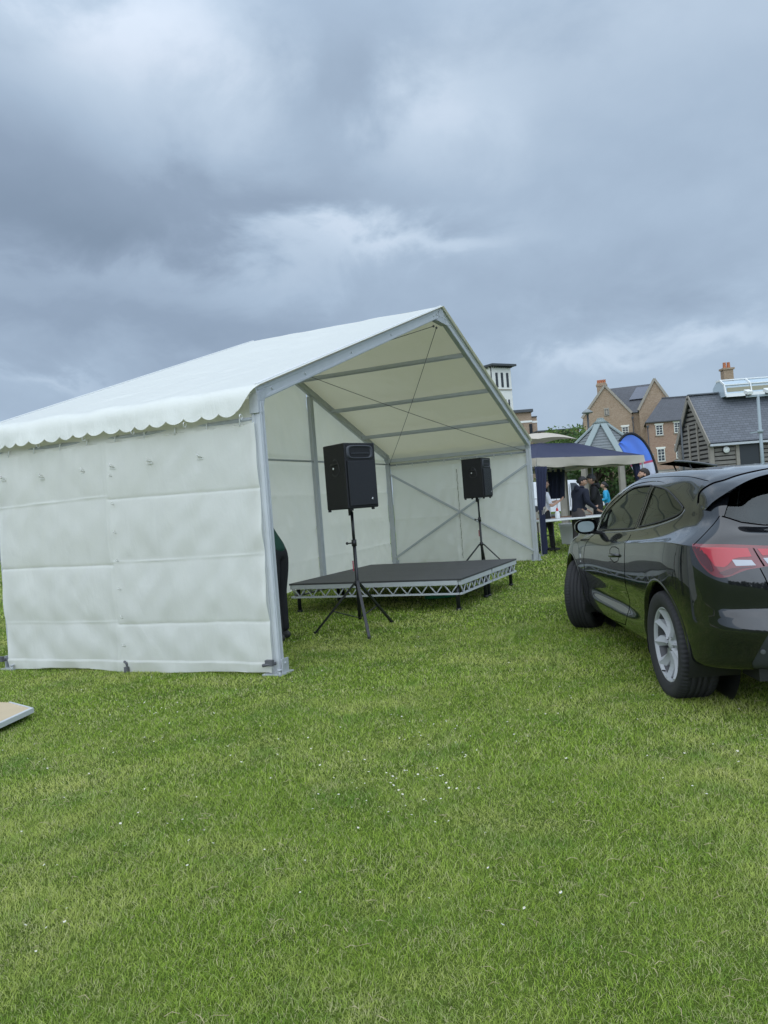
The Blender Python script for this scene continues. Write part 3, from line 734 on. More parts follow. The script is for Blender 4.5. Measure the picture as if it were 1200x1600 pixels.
    cols.append(side(.85, (.85,)*6, y7=.888, z7=.928, y8=.862, z8=.948, y9=.822, z9=1.005, y4=.912, p11=(.658, 1.335), p12=(.586, 1.402), p13=(.35, 1.433), z14=1.440))
    cols.append(side(1.35, (1.35, 1.34, 1.32, 1.29, 1.28, 1.28), y6=.898, z6=.865, y7=.872, z7=.915, y8=.854, z8=.938, z9=.985, y9=.822, p10=(.737, 1.18), p11=(.652, 1.342), p12=(.580, 1.402), p13=(.35, 1.434), z14=1.442))
    cols.append(side(1.9, (1.87, 1.80, 1.68, 1.58, 1.56, 1.56), y3=.888, y6=.896, z6=.86, y7=.868, z7=.905, y8=.848, z8=.926, y9=.810, z9=.968, p10=(.728, 1.165), p11=(.635, 1.312), p12=(.570, 1.372), p13=(.35, 1.416), z14=1.426))
    cols.append(side(2.35, (2.30, 2.16, 1.97, 1.86, 1.79, 1.77), ys=(.80, .88, .90), y3=.905, y4=.916, y5=.912, z5=.74, y6=.895, z6=.845, y7=.865, z7=.888, y8=.835, z8=.908, y9=.765, z9=.957, p10=(.71, 1.12), p11=(.645, 1.252), p12=(.580, 1.315), p13=(.36, 1.377), z14=1.392))
    cols.append(side(2.8, (2.58, 2.36, 2.12, 1.98, 1.85, 1.83), y3=.915, y4=.920, y5=.908, z5=.73, y6=.888, z6=.825, y7=.855, z7=.865, y8=.81, z8=.888, y9=.665, z9=.965, p10=(.605, 1.125), p11=(.54, 1.268), p12=(.49, 1.335), p13=(.30, 1.386), z14=1.398))
    cols.append([(3.16, .74, .2), (3.20, .81, .27), (3.22, .83, .36), (3.22, .84, .48), (3.21, .842, .58), (3.18, .835, .66), (3.14, .81, .73), (3.08, .77, .785), (3.0, .71, .825),
                 (2.70, .52, .975), (2.45, .47, 1.14), (2.18, .42, 1.287), (2.00, .38, 1.355), (1.88, .25, 1.389), (1.86, 0, 1.400)])
    cols.append([(3.42, .60, .2), (3.48, .66, .27), (3.50, .68, .36), (3.51, .69, .48), (3.50, .68, .60), (3.44, .66, .69), (3.36, .64, .745), (3.26, .60, .80), (3.12, .55, .85),
                 (2.76, .34, .982), (2.50, .31, 1.15), (2.22, .28, 1.302), (2.04, .25, 1.366), (1.90, .16, 1.391), (1.88, 0, 1.402)])
    cols.append([(3.55, .32, .2), (3.60, .34, .27), (3.62, .35, .36), (3.625, .35, .48), (3.61, .35, .60), (3.56, .34, .68), (3.46, .33, .735), (3.34, .31, .79), (3.16, .28, .855),
                 (2.80, .17, .987), (2.54, .15, 1.155), (2.25, .14, 1.31), (2.07, .12, 1.371), (1.92, .08, 1.393), (1.90, 0, 1.403)])
    cols.append([(3.58, 0, .2), (3.63, 0, .27), (3.65, 0, .36), (3.655, 0, .48), (3.64, 0, .60), (3.58, 0, .68), (3.48, 0, .735), (3.36, 0, .79), (3.18, 0, .858),
                 (2.81, 0, .99), (2.55, 0, 1.157), (2.26, 0, 1.312), (2.08, 0, 1.373), (1.93, 0, 1.394), (1.91, 0, 1.404)])
    return np.array(cols, float)
def inpoly(P, x, y):
    P = np.asarray(P); c = np.zeros(len(x), bool); n = len(P)
    for i in range(n):
        x0, y0 = P[i]; x1, y1 = P[(i+1) % n]
        k = ((y0 > y) != (y1 > y)); 
        with np.errstate(divide='ignore', invalid='ignore'): xi = (x1-x0)*(y-y0)/(y1-y0)+x0
        c ^= (k & (x < xi))
    return c
def near_poly(P, q):
    P = np.asarray(P); A = P; B = np.roll(P, -1, 0); best = None; bd = 1e9
    for a, b in zip(A, B):
        d = b-a; t = min(1, max(0, ((q-a)@d)/(d@d+1e-12))); r = a+d*t; e = (r-q)@(r-q)
        if e < bd: bd = e; best = r
    return best
def smooth_poly(pts, n=10, sharp=()):
    """closed smooth outline through pts"""
    P = [np.array(p, float) for p in pts]; K = len(P); out = []
    for i in range(K):
        p0, p1, p2, p3 = P[i-1], P[i], P[(i+1) % K], P[(i+2) % K]
        m1 = (p2-p0)/2 if i not in sharp else (p2-p1)*.6
        m2 = (p3-p1)/2 if (i+1) % K not in sharp else (p2-p1)*.6
        for k in range(n):
            u = k/n; out.append((2*u**3-3*u**2+1)*p1+(u**3-2*u**2+u)*m1+(-2*u**3+3*u**2)*p2+(u**3-u**2)*m2)
    return np.array(out)
def offset_poly(P, d):
    P = np.asarray(P); n = len(P); out = []
    area = .5*np.sum(P[:, 0]*np.roll(P[:, 1], -1)-np.roll(P[:, 0], -1)*P[:, 1]); s = 1 if area > 0 else -1
    for i in range(n):
        t = P[(i+1) % n]-P[i-1]; t = t/(np.linalg.norm(t)+1e-9); nn = np.array([t[1], -t[0]])*s
        out.append(P[i]+nn*d)
    return np.array(out)
def hatchback():
    A = 1.5347
    D = Vector((math.cos(A), math.sin(A), 0)); Rt = Vector((math.sin(A), -math.cos(A), 0))
    O = Vector((1.719, 4.883, 0))+.90*Rt
    root = thing('parked_car', 'glossy black three door hatchback parked on the grass at the right', 'car', O, A)
    paint = mat('black_car_paint', (.006, .007, .009), .22, 0.0, spec=.15, coat=1.0)
    pb = [n for n in paint.node_tree.nodes if n.type == 'BSDF_PRINCIPLED'][0]
    pb.inputs['Metallic'].default_value = .0; pb.inputs['Base Color'].default_value = (.004, .0045, .006, 1); pb.inputs['Coat IOR'].default_value = 1.66; pb.inputs['Coat Roughness'].default_value = .02
    gl = bpy.data.materials.new('tinted_glass'); gl.use_nodes = True; t = NT(gl.node_tree); t.n.clear()
    o = t.add('ShaderNodeOutputMaterial'); tr = t.add('ShaderNodeBsdfTransparent'); tr.inputs[0].default_value = (.30, .36, .33, 1)
    gs = t.add('ShaderNodeBsdfGlossy'); gs.inputs['Roughness'].default_value = .01; gs.inputs['Color'].default_value = (.9, .95, .95, 1)
    fr = t.add('ShaderNodeFresnel'); fr.inputs[0].default_value = 1.65; mx = t.add('ShaderNodeMixShader')
    t.l.new(fr.outputs[0], mx.inputs[0]); t.l.new(tr.outputs[0], mx.inputs[1]); t.l.new(gs.outputs[0], mx.inputs[2]); t.l.new(mx.outputs[0], o.inputs[0])
    trim = mat('rubber_trim', (.012, .012, .013), .45)
    satin = mat('gloss_black_trim', (.01, .01, .011), .12, coat=.6)
    cols = car_cols()
    NU, NV = 18, 14
    # interpolate rings (v) first, then columns (u)
    w7 = [.7, .7, .8, 1, 1, 1, 1, 1, .9, .5, .2, 0, 0, 0, 0, 0, 0]; w4 = [1, 1, 1, .3, 0]+[0]*12; w5 = [1, 1, 1, .3, 0]+[0]*12
    G = np.array([spl(c, NV, {7: a_, 4: b_, 5: c_}) for c, a_, b_, c_ in zip(cols, w7, w4, w5)])              # cols x V x 3
    nu = [NU]*(len(cols)-1)
    # mirror neighbours at both ends so the section is smooth across the centre line
    Gm = np.concatenate([G[1:2]*[1, -1, 1], G, G[-2:-1]*[1, -1, 1]])
    V = Gm.shape[1]; outs = [spl(Gm[:, j], NU)[NU:-NU] for j in range(V)]
    Gr = np.array(outs).transpose(1, 0, 2)                # U x V x 3
    U = Gr.shape[0]
    Gr[0, :, 1] = 0; Gr[-1, :, 1] = 0; Gr[:, -1, 1] = 0
    pts = Gr.reshape(-1, 3).copy()
    idx = lambda i, j: i*V+j
    F_ = np.array([(idx(i, j), idx(i+1, j), idx(i+1, j+1), idx(i, j+1)) for i in range(U-1) for j in range(V-1)])
    bvh = BVHTree.FromPolygons([tuple(p) for p in pts], [tuple(f) for f in F_])
    def cen(): return pts[F_].mean(1)
    reg = np.zeros(len(F_), int)                          # 0 body
    def cut(poly, proj, val, cond, snapmax=.03):
        """label faces inside poly, snapping the shared vertices onto the outline. proj: 'side','rear','diag'"""
        c = cen()
        def uv(p):
            if proj == 'side': return p[:, 0], p[:, 2]
            if proj == 'rear': return p[:, 1], p[:, 2]
            return p[:, 0]+p[:, 1], p[:, 2]
        a, b = uv(c); ins = inpoly(poly, a, b) & cond(c)
        vin = np.zeros(len(pts), bool); vout = np.zeros(len(pts), bool)
        vin[F_[ins].ravel()] = True; vout[F_[~ins].ravel()] = True
        for k in np.nonzero(vin & vout)[0]:
            p = pts[k]; a, b = uv(p[None]); q = near_poly(poly, np.array([a[0], b[0]]))
            if abs(q[0]-a[0])+abs(q[1]-b[0]) > snapmax*2: continue
            if proj == 'side': o_, d_ = Vector((q[0], 2, q[1])), Vector((0, -1, 0))
            elif proj == 'rear': o_, d_ = Vector((p[0]-(1 if p[0] < 1 else -1), q[0], q[1])), Vector((1 if p[0] < 1 else -1, 0, 0))
            else:
                s_ = q[0]; o_ = Vector((s_/2-1.5, s_/2+1.5, q[1])); d_ = Vector((1, -1, 0)).normalized()
            h = bvh.ray_cast(o_, d_)
            if h[0] is not None and (h[0]-Vector(p)).length < .12: pts[k] = h[0]
        reg[ins] = val
    side = lambda c: (c[:, 1] > .35)
    # wheel openings
    circ = lambda x, z, r: np.array([(x+r*math.cos(a), z+r*math.sin(a)) for a in np.linspace(0, 2*math.pi, 64, endpoint=False)])
    arch = lambda x: np.array([(x-.375*1.03, .0)]+[(x+.378*math.cos(a)*1.03, .345+.385*math.sin(a)) for a in np.linspace(math.pi, 0, 40)]+[(x+.375*1.03, .0)])
    cut(arch(0), 'side', 9, side); cut(arch(2.695), 'side', 9, side)
    # side glass outline
    dlo = smooth_poly([(2.27, .958), (2.06, 1.118), (1.76, 1.262), (1.35, 1.352), (.80, 1.368), (.45, 1.325), (.15, 1.252), (-.035, 1.185), (.03, 1.125), (.35, 1.065), (.78, 1.022), (1.30, .990), (1.85, .966)], 8, sharp=(0, 7))
    front = [(2.06, .985), (1.95, 1.118), (1.68, 1.240), (1.32, 1.322), (.875, 1.337), (.845, 1.333), (.83, 1.04), (.86, 1.034), (1.30, 1.012), (1.70, .995)]
    front = smooth_poly(front, 6, sharp=(0, 4, 5, 6, 7, 9))
    rearq = smooth_poly([(.775, 1.330), (.46, 1.297), (.18, 1.228), (.02, 1.180), (.065, 1.140), (.35, 1.090), (.76, 1.047)], 8, sharp=(0, 3, 6))
    cut(dlo, 'side', 1, side); 
    cut(front, 'side', 2, side); cut(rearq, 'side', 3, side)
    rg = smooth_poly([(-.3, 1.052), (0, 1.052), (.30, 1.060), (.50, 1.078), (.60, 1.10), (.665, 1.132), (.62, 1.20), (.575, 1.262), (.50, 1.31), (.30, 1.345), (0, 1.352), (-.3, 1.352)], 8, sharp=(5,))
    cut(rg, 'rear', 4, lambda c: c[:, 0] < -.18)
    ws = smooth_poly([(-.4, 1.01), (.0, 1.013), (.45, 1.005), (.645, .992), (.60, 1.12), (.545, 1.24), (.48, 1.322), (.40, 1.362), (.2, 1.374), (0, 1.378), (-.4, 1.375)], 6, sharp=(3,))
    cut(ws, 'rear', 5, lambda c: c[:, 0] > 1.5)
    # rear lamps
    lamp = smooth_poly([(.385, .990), (.30, .988), (.10, .985), (-.08, .975), (-.22, .965), (-.48, .952), (-.52, .875), (-.30, .868), (-.14, .856), (-.04, .842), (.06, .812), (.14, .806), (.22, .83), (.305, .885), (.36, .945)], 6, sharp=(0, 5, 6))
    cut(lamp, 'diag', 6, lambda c: c[:, 0] < -.2)
    # dark lower bumper
    lowb = np.array([(-1.2, .30), (1.02, .30), (.56-.50, .332), (-.16, .50), (-.21, .575), (-.36, .572), (-.55, .56), (-1.2, .56)])
    cut(np.array([(-1.5, .20), (-.03, .20), (-.05, .34), (-.185, .50), (-.215, .558), (-.40, .552), (-1.5, .54)]), 'diag', 7, lambda c: c[:, 0] < -.4)
    # interior boundaries of thickness: build meshes
    def emit(vals, name, m_, parent, inset=0.0, both=True, solid=0.0):
        sel = F_[np.isin(reg, vals)]
        if len(sel) == 0: return None
        used = np.unique(sel); mp = {k: i for i, k in enumerate(used)}
        vs = pts[used].copy(); fs = [tuple(mp[k] for k in f) for f in sel]
        mb = MB(); mb.add(vs, fs, True)
        if both: mb.add(vs*[1, -1, 1], [tuple(reversed(f)) for f in fs], True)
        me = mb.build(name, m_, parent)
        if inset:
            bm = bmesh.new(); bm.from_mesh(me.data); bm.normal_update()
            cx = Vector((1.2, 0, .7))
            for v in bm.verts:
                nrm = v.normal if v.normal.dot(v.co-cx) > 0 else -v.normal
                v.co -= nrm*inset
            bm.to_mesh(me.data); bm.free()
        # outward normals
        return me
    body = emit([0], 'body', paint, root)
    emit([1], 'window_surround', satin, root, .004)
    for v, nm in ((2, 'front_side_window'), (3, 'rear_side_window')):
        for sgn in (1, -1):
            sel = F_[reg == v]; used = np.unique(sel); mp = {k: i for i, k in enumerate(used)}
            vs = pts[used]*[1, sgn, 1]-np.array([0, .010*sgn, 0]); mb = MB(); mb.add(vs, [tuple(mp[k] for k in f) for f in sel], True); mb.build(nm, gl, root)
    emit([4], 'rear_window', gl, root, .006); emit([5], 'windscreen', gl, root, .004)
    emit([7], 'lower_bumper', mat('bumper_plastic', (.030, .033, .037), .42, bump=.15, bscale=300), root, .004)
    # --- strips (seams, trims) that follow the surface
    def surf(proj, a, b):
        if proj == 'side': h = bvh.ray_cast(Vector((a, 2, b)), Vector((0, -1, 0)))
        elif proj == 'rear': h = bvh.ray_cast(Vector((-2, a, b)), Vector((1, 0, 0)))
        elif proj == 'top': h = bvh.ray_cast(Vector((a, b, 3)), Vector((0, 0, -1)))
        else: h = bvh.ray_cast(Vector((a/2-1.5, a/2+1.5, b)), Vector((1, -1, 0)).normalized())
        return h
    def strip(poly, proj, w, name, m_, parent, off=.0015, closed=False, both=True, per=6, thick=0.0):
        P = [np.array(p, float) for p in poly]; Q = []
        for i in range(len(P)-(0 if closed else 1)):
            a, b = P[i], P[(i+1) % len(P)]
            for k in range(per): Q.append(a+(b-a)*k/per)
        if not closed: Q.append(P[-1])
        pp = []; nn = []
        for q in Q:
            h = surf(proj, q[0], q[1])
            if h[0] is None: continue
            nv = Vector(h[1]); 
            if nv.dot(h[0]-Vector((1.2, 0, .6))) < 0: nv = -nv
            pp.append(h[0]); nn.append(nv)
        n = len(pp); vs = []
        if n < 2: return
        for i in range(n):
            t_ = (pp[(i+1) % n]-pp[i-1]) if closed else (pp[min(i+1, n-1)]-pp[max(i-1, 0)])
            sd = t_.normalized().cross(nn[i]).normalized()
            e = off+thick
            vs += [pp[i]+sd*w/2+nn[i]*off*.3, pp[i]+sd*w*.3+nn[i]*e, pp[i]-sd*w*.3+nn[i]*e, pp[i]-sd*w/2+nn[i]*off*.3]
        fs = []
        for i in range(n if closed else n-1):
            j = (i+1) % n
            for k in range(3): fs.append((i*4+k, i*4+k+1, j*4+k+1, j*4+k))
        for sgn in ((1, -1) if both else (1,)):
            mb = MB(); mb.add([(v.x, v.y*sgn, v.z) for v in vs], fs, True); mb.build(name, m_, parent)
    seam = mat('panel_gap', (.002, .002, .002), .9, spec=0)
    door = [(.845, .365), (.80, .55), (.775, .75), (.785, .90), (.815, 1.00)]
    strip([(.845, .985), (.80, .90), (.785, .75), (.80, .55), (.86, .36), (.95, .30)], 'side', .007, 'door_gap', seam, root, per=10)
    strip([(.95, .30), (1.4, .265), (1.95, .262), (2.08, .32), (2.14, .55), (2.13, .75), (2.06, .90), (2.02, .955)], 'side', .007, 'door_gap', seam, root, per=10)
    strip(offset_poly(rearq, .004), 'side', .012, 'window_seal', trim, root, off=.003, closed=True, per=1)
    strip(offset_poly(front, .004), 'side', .012, 'window_seal', trim, root, off=.003, closed=True, per=1)
    chrome = mat('dark_chrome', (.20, .21, .22), .25, .9)
    strip([p for p in offset_poly(dlo, .004)[58:]]+[offset_poly(dlo, .004)[0]], 'side', .008, 'waist_trim', chrome, root, off=.003, per=1)
    # hatch shut line, glass edge, spoiler seam, bumper shut line, lamp divider
    strip([(-.445, .68), (-.46, .74), (-.475, .80), (-.485, .855)], 'top', .007, 'tailgate_gap', seam, root, per=6)
    strip([(0, 1.046), (.30, 1.054), (.50, 1.072), (.60, 1.094), (.672, 1.132)], 'rear', .010, 'tailgate_gap', seam, root, per=8)
    strip([(-.14, .852), (-.17, .80), (-.20, .73), (-.24, .66), (-.40, .62), (-.9, .615)], 'diag', .006, 'bumper_gap', seam, root, per=8, both=True)
    strip([(x, .598) for x in np.linspace(-.10, 1.6, 14)], 'top', .005, 'roof_gap', seam, root, per=2)
    pass
    # --- rear lamps: dark housing, red lens, brighter light guide, white reversing section
    red = mat('red_lens', (.15, .004, .008), .08, coat=1.0, spec=.6); red2 = mat('bright_red_lens', (.42, .008, .020), .12, coat=1.0)
    clear = mat('clear_lens', (.34, .35, .38), .15, coat=1.0, metal=.3); dred = mat('dark_red_lens', (.07, .004, .008), .08, coat=1.0)
    def patch(poly, name, m_, parent, off, sgn):
        P = np.asarray(poly); lo = P.min(0); hi = P.max(0); nx, nz = 46, 22; mb = MB(); g = {}
        for i in range(nx+1):
            for j in range(nz+1):
                q = lo+(hi-lo)*[i/nx, j/nz]; g[i, j] = q
        cells = []
        for i in range(nx):
            for j in range(nz):
                c = (g[i, j]+g[i+1, j+1])/2
                if inpoly(P, np.array([c[0]]), np.array([c[1]]))[0]: cells.append((i, j))
        cs = set(cells); vid = {}; vs = []; fs = []
        def vv(i, j):
            if (i, j) in vid: return vid[i, j]
            q = g[i, j]; around = [(i-1, j-1), (i, j-1), (i-1, j), (i, j)]
            if not all(a in cs for a in around): q = near_poly(P, q)
            h = surf('diag', q[0], q[1]); p = h[0] if h[0] is not None else Vector((0, 0, 0)); nv = Vector(h[1]) if h[1] is not None else Vector((0, 1, 0))
            if nv.dot(p-Vector((1.2, 0, .6))) < 0: nv = -nv
            p = p+nv*off; vs.append((p.x, p.y*sgn, p.z)); vid[i, j] = len(vs)-1; return vid[i, j]
        for i, j in cells: fs.append((vv(i, j), vv(i+1, j), vv(i+1, j+1), vv(i, j+1)))
        mb.add(vs, fs, True); return mb.build(name, m_, parent)
    for sgn in (1, -1):
        sel = F_[reg == 6]; used = np.unique(sel); mp = {k: i for i, k in enumerate(used)}
        mb = MB(); mb.add(pts[used]*[1, sgn, 1], [tuple(mp[k] for k in f) for f in sel], True); L = mb.build('tail_lamp', red, root)
        patch([(.345, .970), (.12, .968), (-.055, .960), (-.085, .915), (.0, .912), (.035, .905), (.075, .872), (.10, .862), (.17, .868), (.235, .93)], 'light_guide', red2, L, .002, sgn)
        patch([(.375, .975), (.30, .972), (.21, .90), (.18, .845), (.20, .835), (.29, .885)], 'side_marker', dred, L, .002, sgn)
        patch([(-.115, .955), (-.46, .94), (-.47, .91), (-.15, .918)], 'light_guide', red2, L, .002, sgn)
        patch([(.045, .902), (-.085, .897), (-.115, .868), (.015, .868)], 'reversing_lens', clear, L, .0025, sgn)
        patch([(-.155, .905), (-.46, .898), (-.47, .878), (-.185, .872)], 'reversing_lens', clear, L, .0025, sgn)
        patch([(.14, .832), (.10, .818), (.05, .823), (-.02, .852), (-.12, .862), (-.03, .863), (.05, .856)], 'dark_foot', dred, L, .002, sgn)
        patch([(-.095, .958), (-.085, .962), (-.160, .862), (-.170, .862)], 'lamp_gap', seam, L, .003, sgn)
        patch([(-.225, .548), (-.56, .545), (-.56, .515), (-.20, .517)], 'reflector', mat('red_reflector', (.40, .01, .02), .15, coat=.8), root, .006, sgn)
        # parking sensor
        h = surf('diag', -.14, .41)
        if h[0] is not None:
            nv = Vector(h[1]); nv = nv if nv.dot(h[0]-Vector((1.2, 0, .6))) > 0 else -nv
            p = h[0]; mb = MB(); mb.cyl((p.x, p.y*sgn, p.z), (p.x+nv.x*.006, (p.y+nv.y*.006)*sgn, p.z+nv.z*.006), .013, n=16); mb.cyl((p.x, p.y*sgn, p.z), (p.x+nv.x*.008, (p.y+nv.y*.008)*sgn, p.z+nv.z*.008), .009, n=16)
            mb.build('parking_sensor', mat('sensor_grey', (.10, .105, .11), .4), root)
    # --- spoiler
    inn = [(-0.270, 0, 1.3965), (-0.268, 0.2, 1.391), (-0.262, 0.38, 1.376), (-0.268, 0.5, 1.356), (-0.279, 0.57, 1.338), (-0.225, 0.622, 1.322), (-0.155, 0.676, 1.27), (-0.195, 0.705, 1.211)]
    mid = [(-0.380, 0, 1.392), (-0.375, 0.2, 1.386), (-0.365, 0.38, 1.371), (-0.368, 0.5, 1.349), (-0.380, 0.572, 1.325), (-0.340, 0.63, 1.29), (-0.280, 0.684, 1.238), (-0.265, 0.71, 1.194)]
    outr = [(-0.475, 0, 1.378), (-0.470, 0.2, 1.372), (-0.460, 0.38, 1.356), (-0.473, 0.5, 1.331), (-0.481, 0.575, 1.302), (-0.430, 0.63, 1.262), (-0.365, 0.684, 1.213), (-0.335, 0.712, 1.178)]
    rows = []
    for row in (inn, mid, outr): rows.append(spl(row, 6))
    rows = np.array(rows); rows = np.array([spl(rows[:, k], 5) for k in range(rows.shape[1])])   # K x 11 x 3
    K, Lr, _ = rows.shape
    low = rows.copy(); fade = np.linspace(0, 1, Lr)[None, :, None]
    low += np.array([.03, 0, -.022])*np.sin(np.pi*np.linspace(.25, .95, Lr))[None, :, None]
    for sgn in (1, -1):
        mb = MB(); tp = rows*[1, sgn, 1]; lw = low*[1, sgn, 1]
        vs = list(tp.reshape(-1, 3))+list(lw.reshape(-1, 3)); n0 = K*Lr; fs = []
        for i in range(K-1):
            for j in range(Lr-1):
                a = i*Lr+j; fs.append((a, a+1, a+Lr+1, a+Lr)); fs.append((n0+a, n0+a+Lr, n0+a+Lr+1, n0+a+1))
            a = i*Lr+Lr-1; fs.append((a, n0+a, n0+a+Lr, a+Lr))
        mb.add(vs, fs, True)
        if sgn == 1: keep = mb
        else: keep.add(vs, fs, True)
    o = keep.build('spoiler', paint, root); e = o.modifiers.new('split', 'EDGE_SPLIT'); e.split_angle = R(40)
    for sgn in (1, -1):
        mb = MB(); mb.tube([(p[0]+.001, p[1]*sgn*1.002, p[2]+.001) for p in rows[:, 0]], .0045, 6); mb.build('spoiler_gap', seam, o)
    mb = MB()
    for sgn in (1, -1): mb.add([(-.30, 0, 1.35), (-.30, .5*sgn, 1.318), (-.27, .60*sgn, 1.262), (-.40, .60*sgn, 1.262), (-.455, .5*sgn, 1.325), (-.47, 0, 1.37)], [(0, 1, 4, 5), (1, 2, 3, 4)])
    mb.build('spoiler_underside', trim, root)
    # --- wheel housings and lips
    for x in (0, 2.695):
        for sgn in (1, -1):
            mb = MB()
            def lin(u, v):
                a = math.pi*(-.12+1.24*u); r1 = .40; return Vector((x+r1*1.02*math.cos(a), sgn*(.60+.30*v), .345+r1*math.sin(a)))
            mb.grid(lin, 30, 4); mb.add([(x+.41*math.cos(a), sgn*.60, .345+.41*math.sin(a)) for a in np.linspace(0, 6.28, 24, endpoint=False)], [tuple(range(24))]); mb.build('wheel_housing', trim, root)
            lip = []
            for a in np.linspace(-.25, math.pi+.25, 44):
                q = (x+.389*math.cos(a), .345+.385*math.sin(a))
                h = surf('side', x+.396*math.cos(a), .345+.392*math.sin(a))
                yy = h[0].y if h[0] is not None else .88
                lip.append((q[0], yy, q[1]))
            mb = MB(); vs = []
            for p in lip: 
                ca, sa = (p[0]-x)/.389, (p[2]-.345)/.385
                vs += [(p[0]+ca*.016, sgn*(p[1]+.001), p[2]+sa*.016), (p[0]+ca*.004, sgn*(p[1]+.006), p[2]+sa*.004), (p[0]-ca*.004, sgn*(p[1]+.002), p[2]-sa*.004), (p[0]-ca*.006, sgn*(p[1]-.05), p[2]-sa*.006)]
            fs = [(i*4+k, i*4+k+1, i*4+k+5, i*4+k+4) for i in range(len(lip)-1) for k in range(3)]
            mb.add(vs, fs, True); mb.build('arch_lip', paint, root)
    # --- floor, interior
    mb = MB(); mb.box((1.35, 0, .235), (3.9, 1.10, .06)); mb.box((1.35, 0, .25), (1.85, 1.60, .05)); mb.box((-.58, 0, .31), (.22, 1.25, .16)); mb.box((-.30, 0, .27), (.5, 1.0, .18)); mb.box((-.25, 0, .62), (.9, 1.15, .04)); mb.box((3.15, 0, .5), (.55, 1.2, .5)); mb.box((2.2, 0, .55), (.1, 1.45, .5))
    mb.build('underbody', trim, root)
    mb = MB(); mb.cyl((-.10, .42, .24), (-.66, .42, .25), .09, n=16); mb.build('silencer', M['steel_dark'], root)
    inter = mat('interior_trim', (.035, .035, .038), .7)
    mb = MB(); mb.box((1.98, 0, .86), (.42, 1.38, .14)); mb.box((-.33, 0, .93), (.42, 1.1, .03)); mb.build('dashboard', inter, root, bevel=.03)
    for y in (.37, -.37):
        s_ = MB(); s_.box((1.02, y, .58), (.48, .48, .16)); s_.box((.72, y, .87), (.13, .46, .52), Matrix.Rotation(-.22, 3, 'Y')); sb = s_.build('front_seat', inter, root, bevel=.04)
        s_ = MB(); s_.box((.655, y, 1.20), (.09, .25, .17)); s_.cyl((.67, y-.06, 1.05), (.66, y-.06, 1.15), .008); s_.cyl((.67, y+.06, 1.05), (.66, y+.06, 1.15), .008); s_.build('headrest', inter, sb, bevel=.03)
    s_ = MB(); s_.box((.10, 0, .62), (.48, 1.15, .16)); s_.box((-.16, 0, .87), (.14, 1.15, .48), Matrix.Rotation(-.3, 3, 'Y')); s_.build('rear_seat', inter, root, bevel=.04)
    for y in (.33, -.33): s_ = MB(); s_.box((-.24, y, 1.12), (.08, .24, .12)); s_.build('headrest', inter, root, bevel=.03)
    s_ = MB(); s_.tube([(1.60+.08*math.cos(a), .37+.18*math.sin(a), .93+.16*math.cos(a)) for a in np.linspace(0, 6.28, 25)[:-1]], .014, 8, closed=True); s_.beam((1.60, .2, .93), (1.60, .54, .93), .03, .04); s_.build('steering_wheel', inter, root)
    # --- door mirror
    for sgn in (1, -1):
        mb = MB()
        def mir(u, v):
            a = 2*math.pi*u; b = v
            w = (.094, .064); prof = math.sin(math.pi*min(1, .08+.92*b)/1.0)**.45 if b < 1 else 0
            k = [1, 1.0, .97, .9, .72, .42, 0][int(b*6)] if b*6 == int(b*6) else 1
            c_, s2 = math.cos(a), math.sin(a)
            yy = .975+w[0]*k*abs(c_)**.75*(1 if c_ > 0 else -1); zz = 1.03+w[1]*k*abs(s2)**.8*(1 if s2 > 0 else -1)*(1 if c_ < 0 else 1-.12*c_)
            return Vector((1.66+.17*b**1.1, sgn*yy, zz))
        mb.grid(mir, 36, 6)
        o = mb.build('door_mirror', satin, root)
        mb = MB(); mb.beam((1.78, sgn*.80, .955), (1.76, sgn*.93, .985), .09, .035); mb.build('mirror_arm', trim, o, bevel=.01)
        mb = MB(); vs = []
        for a in np.linspace(0, 2*math.pi, 36, endpoint=False):
            c_, s2 = math.cos(a), math.sin(a)
            vs.append((1.668, sgn*(.976+.070*abs(c_)**.75*(1 if c_ > 0 else -1)), 1.03+.046*abs(s2)**.8*(1 if s2 > 0 else -1)))
        mb.add(vs, [tuple(range(36))]); mb.build('mirror_glass', mat('mirror', (.20, .25, .26), .02, 1.0), o)
    # --- door handle, fender badge
    for sgn in (1, -1):
        mb = MB()
        pts_ = [(1.20, .865, .815), (1.17, .915, .818), (1.08, .928, .822), (.98, .915, .826), (.95, .865, .828)]
        P_ = spl(pts_, 5); mb.tube([(p[0], sgn*p[1], p[2]) for p in P_], [.009+.007*math.sin(math.pi*k/(len(P_)-1)) for k in range(len(P_))], 10); mb.build('door_handle', paint, root)
        mb = MB(); h = surf('side', 2.27, .735); yy = h[0].y; mb.box((2.27, sgn*yy, .735), (.05, .006, .035)); mb.build('badge', mat('badge_chrome', (.55, .56, .58), .25, .9), root, bevel=.002)
        mb = MB(); h = surf('side', 2.27, .68); yy = h[0].y; mb.box((2.27, sgn*yy, .685), (.02, .006, .012)); mb.build('badge', MATS['badge_chrome'], root)
    strip([(1.22, .855), (1.19, .785), (1.08, .765), (.97, .785), (.93, .83), (.97, .875), (1.08, .885), (1.18, .878)], 'side', .006, 'handle_recess', seam, root, closed=True, per=5)
    # --- number plate area, wiper, aerial
    mb = MB(); mb.tube([(-.10, 0, 1.425), (-.16, 0, 1.46), (-.24, 0, 1.475)], [.02, .014, .005], 8); mb.build('aerial', trim, root)
    # --- wheels
    tyre_m = mat('tyre_rubber', (.030, .030, .032), .75, spec=.3, var=.25, vscale=30)
    alloy = mat('alloy_wheel', (.36, .37, .385), .22, .9, var=.05); dark = mat('wheel_dark', (.05, .05, .055), .5, .5)
    prof = [(.232, -.095), (.243, -.107), (.255, -.112), (.285, -.119), (.312, -.1185), (.327, -.112), (.3345, -.098)]
    tread = []
